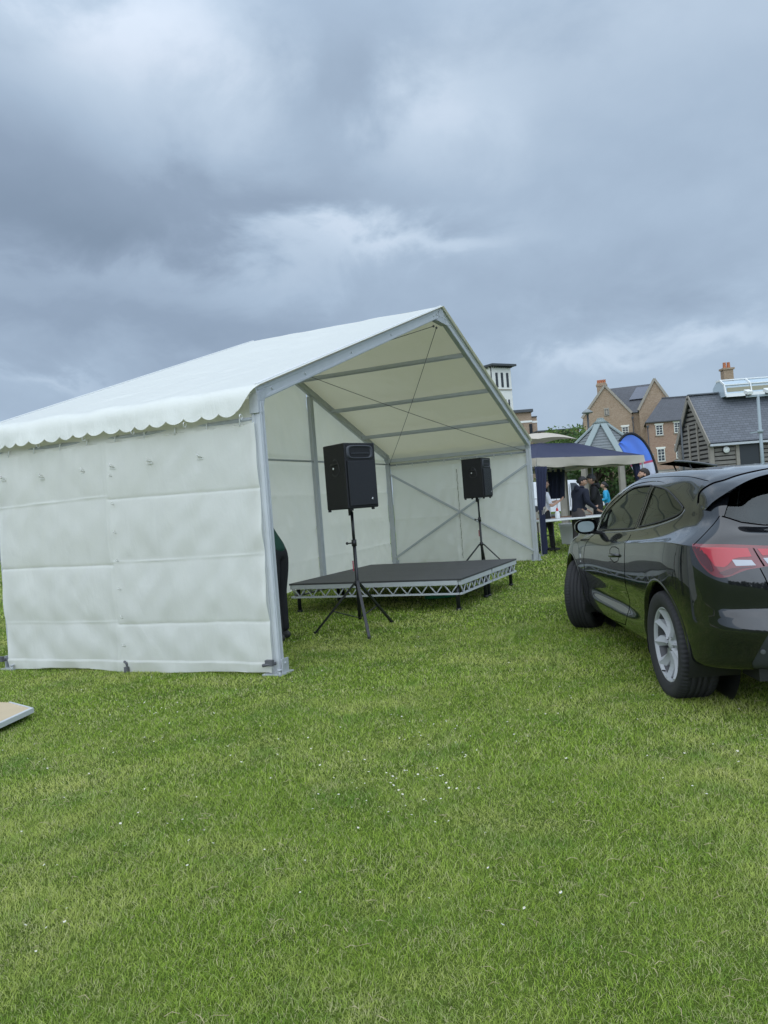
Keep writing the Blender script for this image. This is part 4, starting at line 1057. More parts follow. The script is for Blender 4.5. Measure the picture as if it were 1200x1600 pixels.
    for y0, y1 in ((-.095, -.058), (-.050, -.020), (-.012, .012), (.020, .050), (.058, .095)):
        tread += [(.336, y0), (.3395 if abs(y0) < .06 else .3385, (y0+y1)/2), (.3395 if abs(y1) < .09 else .336, y1)]
        if y1 < .09: tread += [(.331, y1+.0015), (.331, y1+.0065)]
    prof = prof+tread+[(r, -y) for r, y in reversed(prof)]
    def wheel(loc, rz, sgn):
        w = bpy.data.objects.new('wheel', None); C.objects.link(w); w.parent = root; w.location = loc; w.rotation_euler = (0, 0, rz); w.empty_display_size = .2
        NS = 288
        def dr(i, k):
            r, y = prof[k]
            if r > .333 and abs(y) > .056 and (i % 4) == 0: return -.006
            if .325 < r < .333 and abs(y) > .1 and (i % 4) == 0: return -.003
            if .300 < r < .320 and k < 6: return 0
            return 0
        m = MB(); m.lathe(prof, NS, 'y', dr=dr)
        # flatten against the ground
        m.v = [(x, y, max(z, -.326)) for x, y, z in m.v]; m.build('tyre', tyre_m, w)
        if sgn > 0 or True:
            s_ = sgn
            m = MB(); m.lathe([(.232, .088*s_), (.238, .098*s_), (.232, .101*s_), (.227, .097*s_), (.221, .088*s_), (.219, .078*s_)], 72, 'y'); rim = m.build('rim', alloy, w)
            m = MB(); m.lathe([(.226, .090*s_), (.213, .068*s_), (.205, .03*s_), (.203, -.08*s_)], 60, 'y'); m.cyl((0, .02*s_, 0), (0, .012*s_, 0), .204, n=48); m.cyl((0, .03*s_, 0), (0, .02*s_, 0), .16, n=36); m.build('brake_disc', dark, w)
            # ten blade spokes in five close pairs, each with a raised edge
            for k in range(5):
                for q in (-1, 1):
                    a0 = 2*math.pi*k/5+.22; c0 = a0+q*.30; c1 = a0+q*.29
                    secs = []
                    for tt in np.linspace(0, 1, 9):
                        r = .045+.178*tt; ac = c0+(c1-c0)*tt; hw = (.012+.027*tt)
                        yd = .072+.020*tt**1.5-.018*math.sin(math.pi*tt)
                        rad = Vector((math.cos(ac), 0, math.sin(ac))); tan = Vector((-math.sin(ac), 0, math.cos(ac)))
                        b = rad*r; up = Vector((0, s_, 0))
                        secs.append([b-tan*hw*q+up*(yd-.045), b-tan*hw*.92*q+up*(yd-.020), b+tan*hw*.10*q+up*(yd+.010), b+tan*hw*.92*q+up*(yd-.010), b+tan*hw*q+up*(yd-.045)])
                    m = MB(); vs = [p for s2 in secs for p in s2]; fs = [(i*5+j, i*5+j+1, i*5+j+6, i*5+j+5) for i in range(8) for j in range(4)]
                    m.add(vs, fs, False); m.build('spoke', alloy, rim)
            m = MB(); m.lathe([(0, .078*s_), (.026, .078*s_), (.034, .072*s_), (.050, .066*s_), (.062, .05*s_), (.066, .02*s_)], 32, 'y'); hub = m.build('hub', alloy, rim)
            m = MB()
            for k in range(5): a = 2*math.pi*k/5+.22+.63; m.cyl((.045*math.cos(a), .05*s_, .045*math.sin(a)), (.045*math.cos(a), .068*s_, .045*math.sin(a)), .008, n=6)
            m.build('wheel_bolt', dark, hub)
            m = MB(); m.cyl((.09, .088*s_, -.19), (.086, .108*s_, -.185), .005); m.build('valve', M['black_plastic'], rim)
    wheel((0, .800, .326), 0, 1); wheel((0, -.800, .326), 0, -1)
    wheel((2.695, .790, .326), R(-30), 1); wheel((2.695, -.790, .326), R(-30), -1)
hatchback()
#@@CAREND
# ------------------------------------------------------------------ board on the grass
def board():
    T = gnd(50, 1107, .07); A = gnd(15, 1098, .06); B = gnd(-60, 1096, .05); Cc = gnd(0, 1130, .07)
    d = (Cc-T).normalized(); D = T+d*1.5; E = B+d*1.0
    t = thing('board', 'pale wooden board with a white metal edge lying on the grass at the left', 'board', (T.x, T.y, 0))
    o = Vector((T.x, T.y, 0)); z = lambda p, h: (p.x-o.x, p.y-o.y, h)
    pl = [z(T, .070), z(A, .062), z(B, .055), z(E, .055), z(D, .07)]
    m = MB(); m.prism(pl, (0, 0, -.03)); m.build('panel', M['ply'], t)
    m = MB(); m.beam(Vector(pl[0])+Vector((0, 0, -.012)), Vector(pl[4])+Vector((0, 0, -.012)), .03, .034); m.beam(Vector(pl[0])+Vector((0, 0, -.012)), Vector(pl[1])+Vector((0, 0, -.012)), .012, .036); m.build('edge_strip', M['alu'], t)
    m = MB(); m.box(Vector(pl[0])+(d*.7+Vector((-.35, .15, -.04))), (.5, .5, .04)); m.build('batten', M['timber_brown'], t)
board()
#@@BACK
# ------------------------------------------------------------------ people
def skin_mesh(chains, subs=1):
    """chains: list of [(pos, radius), ...]; shared points join. Returns verts, faces of the grown surface"""
    me = bpy.data.meshes.new('tmp'); vs = []; es = []; rs = []; key = {}
    def vid(p, r):
        k = tuple(round(x, 4) for x in p)
        if k not in key: key[k] = len(vs); vs.append(tuple(p)); rs.append(r)
        return key[k]
    for ch in chains:
        ids = [vid(p, r) for p, r in ch]
        for a, b in zip(ids, ids[1:]): es.append((a, b))
    me.from_pydata(vs, es, []); o = bpy.data.objects.new('tmp', me); C.objects.link(o)
    o.modifiers.new('skin', 'SKIN'); sk = me.skin_vertices[0].data if me.skin_vertices else None
    if sk is None:
        bm = bmesh.new(); bm.from_mesh(me); bm.verts.layers.skin.verify(); bm.to_mesh(me); bm.free(); sk = me.skin_vertices[0].data
    for i, r in enumerate(rs): sk[i].radius = (r, r) if not isinstance(r, tuple) else r
    sk[0].use_root = True
    b = o.modifiers.new('sub', 'SUBSURF'); b.levels = subs; b.render_levels = subs
    dg = bpy.context.evaluated_depsgraph_get(); dg.update(); ev = o.evaluated_get(dg); m2 = ev.to_mesh()
    V = [v.co.copy() for v in m2.vertices]; Fc = [tuple(p.vertices) for p in m2.polygons]
    ev.to_mesh_clear(); bpy.data.objects.remove(o); bpy.data.meshes.remove(me)
    return V, Fc
SKIN = mat('skin', (.52, .31, .22), .5, var=.08, vscale=12); SKIN2 = mat('skin_tan', (.42, .25, .17), .5, var=.08, vscale=12)
def head_mesh(mb, c, yaw, pitch, s=1.0, mi=0):
    Rm = Matrix.Rotation(yaw, 3, 'Z') @ Matrix.Rotation(pitch, 3, 'X'); c = Vector(c)
    n, m = 40, 32
    def fn(u, v):
        a = 2*math.pi*u; b = math.pi*(v-.5); x = math.cos(b)*math.cos(a); y = math.cos(b)*math.sin(a); z = math.sin(b)
        X, Y, Z = .078*x, .098*y, .118*z
        if z < 0: k = 1-.32*(-z)**1.3; X *= k; Y *= (k if y < 0 else 1-.10*(-z))
        f = max(0, y)
        g = lambda x0, z0, sx, sz: math.exp(-((x-x0)/sx)**2-((z-z0)/sz)**2)*f
        Y += .026*g(0, -.16, .16, .20)+.010*g(0, .10, .12, .22)+.006*g(0, .30, .7, .10)      # nose, bridge, brow
        Y -= .012*g(.38, .10, .20, .13)+.012*g(-.38, .10, .20, .13)                          # eye sockets
        Y += .008*g(0, -.50, .28, .06)-.006*g(0, -.575, .28, .035)+.008*g(0, -.64, .24, .06)  # lips
        Y += .012*g(0, -.88, .3, .16)+.005*g(.5, -.2, .25, .25)+.005*g(-.5, -.2, .25, .25)
        return c+Rm @ (Vector((X, Y, Z))*s)
    mb.grid(fn, n, m, True, mi)
    for sx in (-1, 1):
        mb.sphere(c+Rm @ (Vector((sx*.080, -.008, -.008))*s), (.012*s, .022*s, .032*s), 10, 8, mi)
    return Rm
def hand_chains(w, d, side_dir, curl=.5, s=1.0):
    """palm plus five bent fingers from wrist w pointing along d"""
    w = Vector(w); d = Vector(d).normalized(); sd = Vector(side_dir); sd = (sd-d*sd.dot(d)).normalized(); pn = d.cross(sd)
    ch = []; palm = w+d*.045*s; kn = w+d*.085*s
    for i, (off, L) in enumerate(((-.027, .070), (-.009, .080), (.009, .075), (.027, .058))):
        b0 = kn+sd*off*s; dd = d.copy(); p = b0; c = [(palm, .020*s), (b0, .0095*s)]
        for k in range(3):
            a = curl*(k+1)*.55; dv = d*math.cos(a)+pn*math.sin(a); p = p+dv*(L*s/3); c.append((p, (.0085-.0010*k)*s))
        ch.append(c)
    t0 = w+d*.025*s-sd*.028*s; t1 = t0+(d*.6-sd*.7+pn*.3).normalized()*.034*s; t2 = t1+(d*.9-sd*.2+pn*.4).normalized()*.028*s
    ch.append([(palm, .020*s), (t0, .012*s), (t1, .0095*s), (t2, .008*s)])
    return ch, palm
def person(label, loc, rz, H=1.72, lean=0.0, bend=0.0, yaw=0.0, nod=0.0, arms=((None, None), (None, None)), top=(.02, .02, .03), legs=(.02, .02, .025), shoe=(.03, .03, .03), hair='short',
           haircol=(.02, .015, .012), skin=None, short=False, cap=None, beard=False, step=.10, hood=False, panel=None, build=1.0, rough=.85):
    skin = skin or SKIN; t = thing('person', label, 'person', loc, rz); k = H/1.75
    q = lambda x, y, z: Vector((x*k, y*k, z*k))
    pel = q(0, 0, .95); 
    sp = Matrix.Rotation(-bend, 3, 'X')
    def up(x, y, z): return pel+sp @ q(x, y, z)
    wst, che, nec = up(0, .01, .14), up(0, .0, .36), up(0, .0, .52)
    hd = up(0, .02, .52)+(Matrix.Rotation(-bend*.6, 3, 'X') @ q(0, .01, .155))
    bl = build; body = []; jac = []; tro = []
    core = [(pel, .100*k*bl), (wst, .092*k*bl), (che, .108*k*bl), (nec, .062*k)]
    body += [[(p, r*.92) for p, r in core]+[(nec.lerp(hd, .45), .050*k)]]
    jac += [[(pel+q(0, 0, -.07), .112*k*bl), (pel+q(0, 0, .0), .120*k*bl), (wst, .130*k*bl), (che, .145*k*bl), (nec-(nec-che)*.12, .088*k)]]
    hands = []
    for i, sx in enumerate((-1, 1)):
        sh = up(sx*.175*bl, 0, .43); el, wr = arms[i]
        el = up(sx*.235*bl, -.03, .14) if el is None else q(*el); wr = up(sx*.235*bl, .06, -.10) if wr is None else q(*wr)
        body.append([(che, .108*k*bl*.92), (sh, .052*k), (sh.lerp(el, .5), .046*k), (el, .040*k), (el.lerp(wr, .4), .038*k), (wr, .026*k)])
        jac.append([(che, .145*k*bl), (sh, .072*k*bl), (sh.lerp(el, .5), .064*k*bl)]+([(el.lerp(sh, .12), .060*k)] if short else [(el, .058*k*bl), (el.lerp(wr, .5), .050*k), (wr-(wr-el)*.06, .038*k)]))
        hc, pm = hand_chains(wr, (wr-el), q(0, 1, 0) if abs((wr-el).normalized().y) < .7 else q(-sx, 0, 0), .6, k)
        body.append([(wr, .026*k), (pm, .020*k)]); body += hc
        hip = pel+q(sx*.085, 0, -.06); kn = q(sx*.10, step*(.5 if sx > 0 else -.4)+.02, .50); an = q(sx*.11, step*(.8 if sx > 0 else -.9), .09)
        body.append([(pel, .100*k*bl*.92), (hip, .078*k*bl), (hip.lerp(kn, .5), .072*k*bl), (kn, .052*k), (kn.lerp(an, .35), .050*k), (an, .034*k)])
        tro.append([(pel, .112*k*bl), (hip, .092*k*bl), (hip.lerp(kn, .5), .086*k*bl), (kn, .066*k*bl), (kn.lerp(an, .4), .064*k), (an+q(0, 0, -.02), .056*k)])
        m = MB(); f = an+q(0, .0, 0); 
        def foot(u, v):
            a = 2*math.pi*u; b = math.pi*(v-.5); x, y, z = math.cos(b)*math.cos(a), math.cos(b)*math.sin(a), math.sin(b)
            return Vector((f.x+.046*k*x*(1+.15*y), f.y+.06*k+.135*k*y, max(.0, .045*k+.05*k*z*(1-.35*y))))
        m.grid(foot, 16, 10); m.build('shoe', mat('shoe_%d' % int(sum(shoe)*1000), shoe, .6), t)
    V, Fc = skin_mesh(body, 1); m = MB(); m.add(V, Fc, True); Rm = head_mesh(m, hd, yaw, nod-bend*.3, k)
    m.build('body', skin, t, fix=False)
    V, Fc = skin_mesh(jac, 2); m = MB(); m.add(V, Fc, True)
    nm = 'jacket' if not short else 'shirt'
    jo = m.build(nm, mat('cloth_%d_%d_%d' % tuple(int(x*255) for x in top), top, rough, bump=.6, bscale=14, var=.15), t, fix=False)
    tro.append([(pel, .112*k*bl), (pel+sp @ q(0, 0, .09), .100*k*bl)])
    V, Fc = skin_mesh(tro, 2); m = MB(); m.add(V, Fc, True); m.build('trousers', mat('cloth_%d_%d_%d' % tuple(int(x*255) for x in legs), legs, .85, bump=.5, bscale=14), t, fix=False)
    if hood:
        m = MB(); m.tube([nec+sp @ q(.085*math.cos(a), -.02+.07*math.sin(a), .005+.02*math.cos(a*2)) for a in np.linspace(0, 6.28, 19)[:-1]], .034*k, 10, closed=True); m.sphere(nec+sp @ q(0, -.10, -.03), (.10*k, .06*k, .09*k), 16, 10); m.build('hood', jo.data.materials[0], t)
    if panel:
        m = MB(); m.sphere(up(.06*panel[0], .03, .14), (.085*k, .145*k, .13*k), 16, 12); m.build('side_panel', mat('panel_blue', (.10, .13, .32), .8), jo)
    hm = mat('hair_%d' % int(sum(haircol)*1000), haircol, .6, bump=.8, bscale=60)
    def shell(name, m_, zlo, sc, cutface=True, zf=.35):
        mb = MB(); vs = []; n, mm = 36, 22; g = {}
        for i in range(n):
            for j in range(mm+1):
                a = 2*math.pi*i/n; b = math.pi*(j/mm-.5)
                x, y, z = math.cos(b)*math.cos(a), math.cos(b)*math.sin(a), math.sin(b)
                r = sc*(1+.035*noise.noise((x*4, y*4, z*4)))
                g[i, j] = len(vs); vs.append(hd+Rm @ (Vector((.078*x*r, .098*y*r-.006, .118*z*r*(1 if z > 0 else 1-.1*z)))*k)); 
        fs = []
        for i in range(n):
            for j in range(mm):
                a = 2*math.pi*(i+.5)/n; b = math.pi*((j+.5)/mm-.5); y = math.cos(b)*math.sin(a); z = math.sin(b)
                if z < zlo or (cutface and y > .12 and z < zf+.25*y) or (cutface and y > -.22 and z < .08): continue
                fs.append((g[i, j], g[(i+1) % n, j], g[(i+1) % n, j+1], g[i, j+1]))
        mb.add(vs, fs, True); return mb.build(name, m_, t, solid=.012)
    if hair in ('short', 'tail'): shell('hair', hm, -.45, 1.10)
    if hair == 'tail':
        m = MB(); m.tube([hd+Rm @ (q(0, -.09, .03)), hd+Rm @ q(0, -.14, -.03), hd+Rm @ q(0, -.15, -.13), hd+Rm @ q(0, -.13, -.22)], [.03*k, .035*k, .028*k, .010*k], 10); m.build('ponytail', hm, t)
    if cap:
        shell('cap', mat('cap_cloth', cap, .9, bump=.6, bscale=40), -.05, 1.14, zf=.22)
        m = MB(); m.grid(lambda u, v: hd+Rm @ (q((u-.5)*.15*(1-.25*v*v), .085+.075*v*(1-(2*u-1)**2*.5), .045-.012*v-.015*(2*u-1)**2)), 12, 4); m.build('cap_peak', MATS['cap_cloth'], t, solid=.006)
    if beard:
        mb = MB(); vs = []; g = {}; n, mm = 36, 22
        for i in range(n):
            for j in range(mm+1):
                a = 2*math.pi*i/n; b = math.pi*(j/mm-.5); x, y, z = math.cos(b)*math.cos(a), math.cos(b)*math.sin(a), math.sin(b)
                kk = 1-.30*max(0, -z)**1.3; g[i, j] = len(vs); vs.append(hd+Rm @ (Vector((.082*x*kk, .108*y*(1-.05*max(0, -z)), .124*z))*k))
        fs = [(g[i, j], g[(i+1) % n, j], g[(i+1) % n, j+1], g[i, j+1]) for i in range(n) for j in range(mm)
              if (lambda a, b: math.sin(b) < -.48+.40*(1-math.cos(b)*math.sin(a))**1.0*.9 and math.cos(b)*math.sin(a) > -.05 and math.sin(b) < -.05)(2*math.pi*(i+.5)/n, math.pi*((j+.5)/mm-.5))]
        mb.add(vs, fs, True); mb.build('beard', hm, t, solid=.006)
    # eyes
    m = MB()
    for sx in (-1, 1): m.sphere(hd+Rm @ (Vector((sx*.030, .079, .012))*k), .010*k, 10, 8)
    eo = m.build('eyes', mat('eye_white', (.75, .73, .70), .3), t); m = MB()
    for sx in (-1, 1): m.sphere(hd+Rm @ (Vector((sx*.030, .086, .012))*k), .0052*k, 8, 6)
    m.build('irises', mat('iris_dark', (.03, .02, .015), .2), eo)
    m = MB()
    for sx in (-1, 1): m.tube([hd+Rm @ (Vector((sx*.015, .092, .030))*k), hd+Rm @ (Vector((sx*.032, .090, .034))*k), hd+Rm @ (Vector((sx*.048, .080, .029))*k)], .0035*k, 6)
    m.build('eyebrows', hm, t)
    m = MB(); m.tube([hd+Rm @ (Vector((-.022, .088, -.068))*k), hd+Rm @ (Vector((0, .097, -.066))*k), hd+Rm @ (Vector((.022, .088, -.068))*k)], [.002*k, .0045*k, .002*k], 6); m.build('mouth', mat('lip', (.32, .12, .10), .5), t)
    return t
def people():
    P = lambda px, py, Y: Vector((at(px, py, Y).x, Y, 0))
    person('person in a dark green top and black trousers bending forward behind the near marquee post', P(433, 900, 8.15), R(62), 1.80, bend=R(46), top=(.012, .055, .038), legs=(.012, .012, .015), short=True, arms=((( -.20, .62, .95), (-.12, .80, .80)), ((.22, .60, .95), (.12, .80, .80))), step=.05, build=1.05)
    person('person in a white short sleeved shirt and black trousers standing behind the navy curtain', P(852, 800, 17.6), R(-80), 1.66, top=(.70, .71, .76), legs=(.01, .01, .012), short=True, hair='short', haircol=(.10, .07, .05), arms=(((-.22, .02, 1.10), (-.14, .28, 1.18)), ((.24, .06, 1.08), (.12, .34, 1.20))), nod=-.1, build=.95)
    person('dark haired person in a navy hooded fleece leaning on the white table', P(903, 800, 17.2), R(-70), 1.66, bend=R(14), yaw=R(-35), nod=R(-12), top=(.010, .013, .028), legs=(.06, .05, .05), hood=True, panel=(-1,), haircol=(.008, .007, .007), skin=SKIN2, arms=(((-.26, .12, 1.12), (-.20, .42, .92)), ((.26, .10, 1.12), (.22, .40, .92))), build=1.28)
    person('person in a black coat and dark grey cap with head bowed', P(935, 800, 18.3), R(75), 1.70, bend=R(8), nod=R(-14), top=(.010, .010, .012), legs=(.012, .012, .014), cap=(.045, .046, .050), hood=True, haircol=(.03, .025, .02), arms=(((-.24, .10, 1.15), (-.10, .34, 1.08)), ((.24, .10, 1.15), (.12, .34, 1.08))), build=1.22)
    person('person with a dark ponytail in a bright blue jacket beyond the gazebo', P(951, 800, 24.0), R(68), 1.54, bend=R(6), top=(.010, .30, .52), legs=(.02, .02, .03), hair='tail', haircol=(.010, .009, .010), skin=SKIN2, arms=(((-.24, .02, 1.12), (-.16, .26, 1.10)), ((.24, .02, 1.12), (.16, .26, 1.10))), rough=.5)
    person('bearded person in a dark red top looking left in front of the blue flag', P(1010, 760, 14.6), R(80), 1.66, top=(.12, .022, .022), legs=(.02, .02, .03), haircol=(.016, .009, .006), beard=True)
people()
# ------------------------------------------------------------------ gazebo, table, tub, flag
def gazebo():
    A = Vector((3.33, 16.5, 0)); B = Vector((6.66, 19.5, 0)); u = (B-A); L = u.length; u.normalize(); v = Vector((-u.y, u.x, 0))
    if v.y < 0: v = -v
    ang = math.atan2(u.y, u.x); W = 3.0
    t = thing('gazebo', 'pop up gazebo with a navy blue canopy, beige valance and beige vent cap', 'gazebo', A, ang)
    ze, za = 2.10, 2.52; hl = .62
    c = Vector((L/2, W/2, 0))
    def canopy(u_, v_, z0, z1, k0, k1, out=0.0):
        pass
    e = [Vector((0, 0, ze)), Vector((L, 0, ze)), Vector((L, W, ze)), Vector((0, W, ze))]
    m = MB()
    for i in range(4):
        a, b = e[i], e[(i+1) % 4]; ta = c+(a-c)*.34; tb = c+(b-c)*.34; ta.z = tb.z = za
        def fn(s_, r, a=a, b=b, ta=ta, tb=tb):
            p = a.lerp(b, s_); q = ta.lerp(tb, s_); x = p.lerp(q, r); x.z -= .06*math.sin(math.pi*r)*math.sin(math.pi*s_)+.02*math.sin(math.pi*r); x.z += .012*noise.noise((x.x*3, x.y*3, i)); return x
        m.grid(fn, 20, 12)
    m.build('canopy', M['navy'], t)
    m = MB()
    for i in range(4):
        a, b = e[i], e[(i+1) % 4]; ta = c+(a-c)*.36; tb = c+(b-c)*.36; ta.z = tb.z = za+.10; ap = c+(a+b-2*c)*.0; ap = Vector((c.x, c.y, za+.30))
        def fn(s_, r, ta=ta, tb=tb, ap=ap):
            p = ta.lerp(tb, s_); x = p.lerp(ap, r); x.z += .05*math.sin(math.pi*r)+.05*math.sin(math.pi*s_)*(1-r); return x
        m.grid(fn, 14, 8)
    m.build('vent_cap', M['beige'], t)
    m = MB()
    for i in range(4):
        a, b = e[i], e[(i+1) % 4]; nrm = (b-a).normalized().cross(Vector((0, 0, 1))); d = (b-a).length
        def fn(s_, r, a=a, b=b, nrm=nrm, d=d):
            h = .19+.03*abs(math.sin(s_*d*math.pi/1.5))**2; x = a.lerp(b, s_)+nrm*(.01+.020*r*math.sin(s_*d*3.1+i)+.02*r*noise.noise((s_*d*2, r*1.5, i))); x.z -= h*r*(1 if .03 < s_ < .97 else .9); return x
        m.grid(fn, 60, 6)
    m.build('valance', M['beige'], t)
    for i, p in enumerate(e):
        m = MB(); m.box((p.x+(.03 if p.x < 1 else -.03), p.y+(.03 if p.y < 1 else -.03), ze/2), (.04, .04, ze)); m.build('leg', M['white_paint'], t)
        m = MB(); m.box((p.x+(.03 if p.x < 1 else -.03), p.y+(.03 if p.y < 1 else -.03), .004), (.12, .12, .008)); m.build('leg_foot', M['galv'], t)
    m = MB()
    for i in range(4):
        a, b = e[i], e[(i+1) % 4]; n = 4
        for k in range(n):
            ins = lambda r_: c+(r_-c)*.975+Vector((0, 0, (r_-c).z*.025)); p, q = ins(a.lerp(b, k/n)), ins(a.lerp(b, (k+1)/n)); m.beam(p+Vector((0, 0, -.05)), q+Vector((0, 0, -.17)), .012, .025); m.beam(p+Vector((0, 0, -.17)), q+Vector((0, 0, -.05)), .012, .025)
    m.build('scissor_frame', M['galv'], t)
    # curtains gathered at the legs
    def curtain(p0, p1, zt, zb, name='curtain', wv=.04, taper=0.0):
        m = MB(); p0, p1 = Vector(p0), Vector(p1); nrm = (p1-p0).normalized().cross(Vector((0, 0, 1)))
        def fn(s_, r):
            w = 1-taper*r; x = p0.lerp(p1, s_*w); x = x+nrm*(wv*math.sin(s_*22+r*1.5)*(1-.3*r)); x.z = zt+(zb-zt)*r; return x
        m.grid(fn, 60, 20); return m.build(name, M['navy'], t)
    curtain((-.14, -.05, 0), (.30, -.03, 0), ze-.19, .98, taper=.35)
    curtain((-.10, -.05, 0), (.10, -.04, 0), 1.0, .03, wv=.03)
    curtain((.05, .05, 0), (.30, .12, 0), .96, .12, wv=.03, taper=-.3)
    m = MB(); m.beam((-.0, .0, .90), (.16, -.02, 1.02), .10, .10); m.build('tie_back', M['beige'], t)
    curtain((L, W, 0), (L, W-.62, 0), ze-.1, 1.15, taper=.15)
    curtain((L, W, 0), (L-.35, W, 0), ze-.1, 1.15, taper=.15)
    curtain((L-.04, .10, 0), (L-.42, .12, 0), ze-.05, 1.0, taper=.8)
gazebo()
def table():
    a = at(851, 815, 16.6); a.z = 0; t = thing('folding_table', 'white topped folding trestle table under the gazebo', 'table', a, R(22))
    m = MB(); m.box((.92, .36, .725), (1.84, .74, .04)); m.build('tabletop', M['white_plastic'], t, bevel=.012)
    for x in (.25, 1.6):
        m = MB(); r = .013
        m.tube([(x, .06, .70), (x, .06, .06), (x, .03, .02), (x, -.02, .015)], r, 8); m.tube([(x, .66, .70), (x, .66, .06), (x, .69, .02), (x, .74, .015)], r, 8)
        m.cyl((x, .06, .12), (x, .66, .12), r); m.cyl((x, .36, .66), (x+(.38 if x < 1 else -.38), .36, .70), .010); m.cyl((x, .06, .4), (x, .66, .4), .01)
        m.build('leg_frame', M['black_metal'], t)
    s = thing('bottle', 'small white squeezy bottle with a red cap standing on the white table', 'bottle', (at(870, 790, 17.1).x, 17.1, .745)); m = MB(); m.lathe([(0, 0), (.05, 0), (.055, .02), (.055, .12), (.03, .17)], 16); m.build('bottle_body', M['white_plastic'], s); m = MB(); m.lathe([(.03, .17), (.03, .20), (.01, .25), (0, .25)], 14); m.build('cap', mat('red_plastic', (.5, .03, .03), .4), s)
    c = gnd(892, 850); t = thing('tub', 'round light grey plastic tub on the grass under the table', 'tub', c)
    m = MB(); m.lathe([(0, .02), (.19, .02), (.20, 0), (.21, .02), (.262, .50), (.278, .505), (.278, .53), (.255, .53), (.25, .50), (.20, .05), (0, .05)], 36); m.build('tub_body', M['grey_tub'], t)
    m = MB(); m.tube([(.27*math.cos(a), .27*math.sin(a), .47) for a in np.linspace(0, 6.28, 37)[:-1]], .008, 6, closed=True); m.build('rim_band', M['grey_tub'], t)
table()
def flag():
    b = at(1029, 760, 20.0); t = thing('teardrop_flag', 'tall teardrop flag in bright blue over white with a red stripe', 'flag', (b.x, 20, 0))
    # outline of the sail in metres, from the curved pole
    pole = [(0.03, 0), (.03, .9), (.02, 1.45), (-.06, 1.95), (-.20, 2.33), (-.38, 2.58), (-.58, 2.70), (-.78, 2.66), (-.92, 2.52)]
    P = spl([(x, 0, z) for x, z in pole], 6); m = MB(); m.tube([tuple(p) for p in P], [.016]*len(P), 8)
    m.build('pole', M['black_metal'], t)
    m = MB(); n = len(P); sel = [p for p in P if p[2] > .55 or True]; inner0 = np.array((-.95, 0, 2.45))
    def fl(u, v):
        i = u*(n-1); a = int(i); f = i-a; p = P[min(a, n-1)]*(1-f)+P[min(a+1, n-1)]*f
        s_ = u; q = np.array((-.16-.80*s_**1.15, 0, .5+(2.45-.5)*s_**1.0))
        if u < .28: q = p+(q-p)*(u/.28); p = p.copy()
        x = p*(1-v)+q*v; x[1] = .05*math.sin(v*math.pi)*math.sin(s_*9+v*4)+.03*math.sin(v*14+s_*5)*v; return Vector(x)
    m.grid(fl, 60, 24)
    def ex(t_, b_, co):
        sep = t_.add('ShaderNodeSeparateXYZ'); t_.l.new(co, sep.inputs[0]); z = t_.math('ADD', sep.outputs[2], t_.math('MULTIPLY', sep.outputs[0], -.15))
        c = t_.ramp(t_.math('MULTIPLY', z, .35), [(.0, (.55, .58, .72)), (.675, (.62, .64, .78)), (.680, (.50, .05, .16)), (.694, (.62, .04, .10)), (.702, (.075, .21, .78))])
        t_.n[-1].color_ramp.interpolation = 'LINEAR'
        t_.l.new(c, b_.inputs['Base Color'])
    m.build('sail', mat('flag_cloth', rough=.7, extra=ex, trans=.2), t)
    m = MB(); Q = [p for p in P if p[2] > .7]; m.tube([(p[0]-.012, p[1], p[2]) for p in Q], .034, 8); m.build('pole_sleeve', mat('black_sleeve', (.012, .012, .014), .8), t)
    m = MB(); m.box((.03, 0, .01), (.5, .05, .02)); m.box((.03, 0, .01), (.05, .5, .02)); m.build('base', M['black_metal'], t)
flag()
# ------------------------------------------------------------------ trees
def leaf_mat(name, a, b):
    def ex(t, bs, co):
        rnd = t.add('ShaderNodeNewGeometry').outputs['Random Per Island']; n = t.noise(co, .8, 4, .6)
        c = t.mix(rnd, a, b); c = t.mix(t.math('MULTIPLY', n, .5), c, tuple(x*1.4 for x in b)); t.l.new(c, bs.inputs['Base Color'])
        o = t.n['Material Output']; tr = t.add('ShaderNodeBsdfTranslucent'); t.l.new(c, tr.inputs[0]); mx = t.add('ShaderNodeMixShader'); mx.inputs[0].default_value = .3
        t.l.new(bs.outputs[0], mx.inputs[1]); t.l.new(tr.outputs[0], mx.inputs[2]); t.l.new(mx.outputs[0], o.inputs[0])
    return mat(name, rough=.6, spec=.3, extra=ex)
LM = [leaf_mat('leaf_light', (.06, .12, .025), (.14, .21, .05)), leaf_mat('leaf_dark', (.018, .042, .014), (.05, .09, .028)), leaf_mat('leaf_mid', (.035, .08, .02), (.09, .15, .04))]
BARK = mat('bark', (.10, .075, .055), .9, var=.3, vscale=12)
def leaves(blobs, dens, size, seed):
    r = np.random.default_rng(seed); Vs = []
    for (c, rad) in blobs:
        n = int(dens*rad[0]*rad[2]); d = r.normal(size=(n, 3)); d /= np.linalg.norm(d, axis=1)[:, None]; rr = r.uniform(.45, 1.08, n)**.6
        p = np.array(c)+d*np.array(rad)*rr[:, None]
        p += r.normal(0, .06, (n, 3))*np.array(rad)
        a = r.normal(size=(n, 3)); a /= np.linalg.norm(a, axis=1)[:, None]; b = np.cross(a, r.normal(size=(n, 3))); b /= np.linalg.norm(b, axis=1)[:, None]
        s = size*r.uniform(.6, 1.4, n)[:, None]
        q = np.stack([p-a*s, p+b*s*.45, p+a*s, p-b*s*.45], 1); Vs.append(q)
    return np.concatenate(Vs)
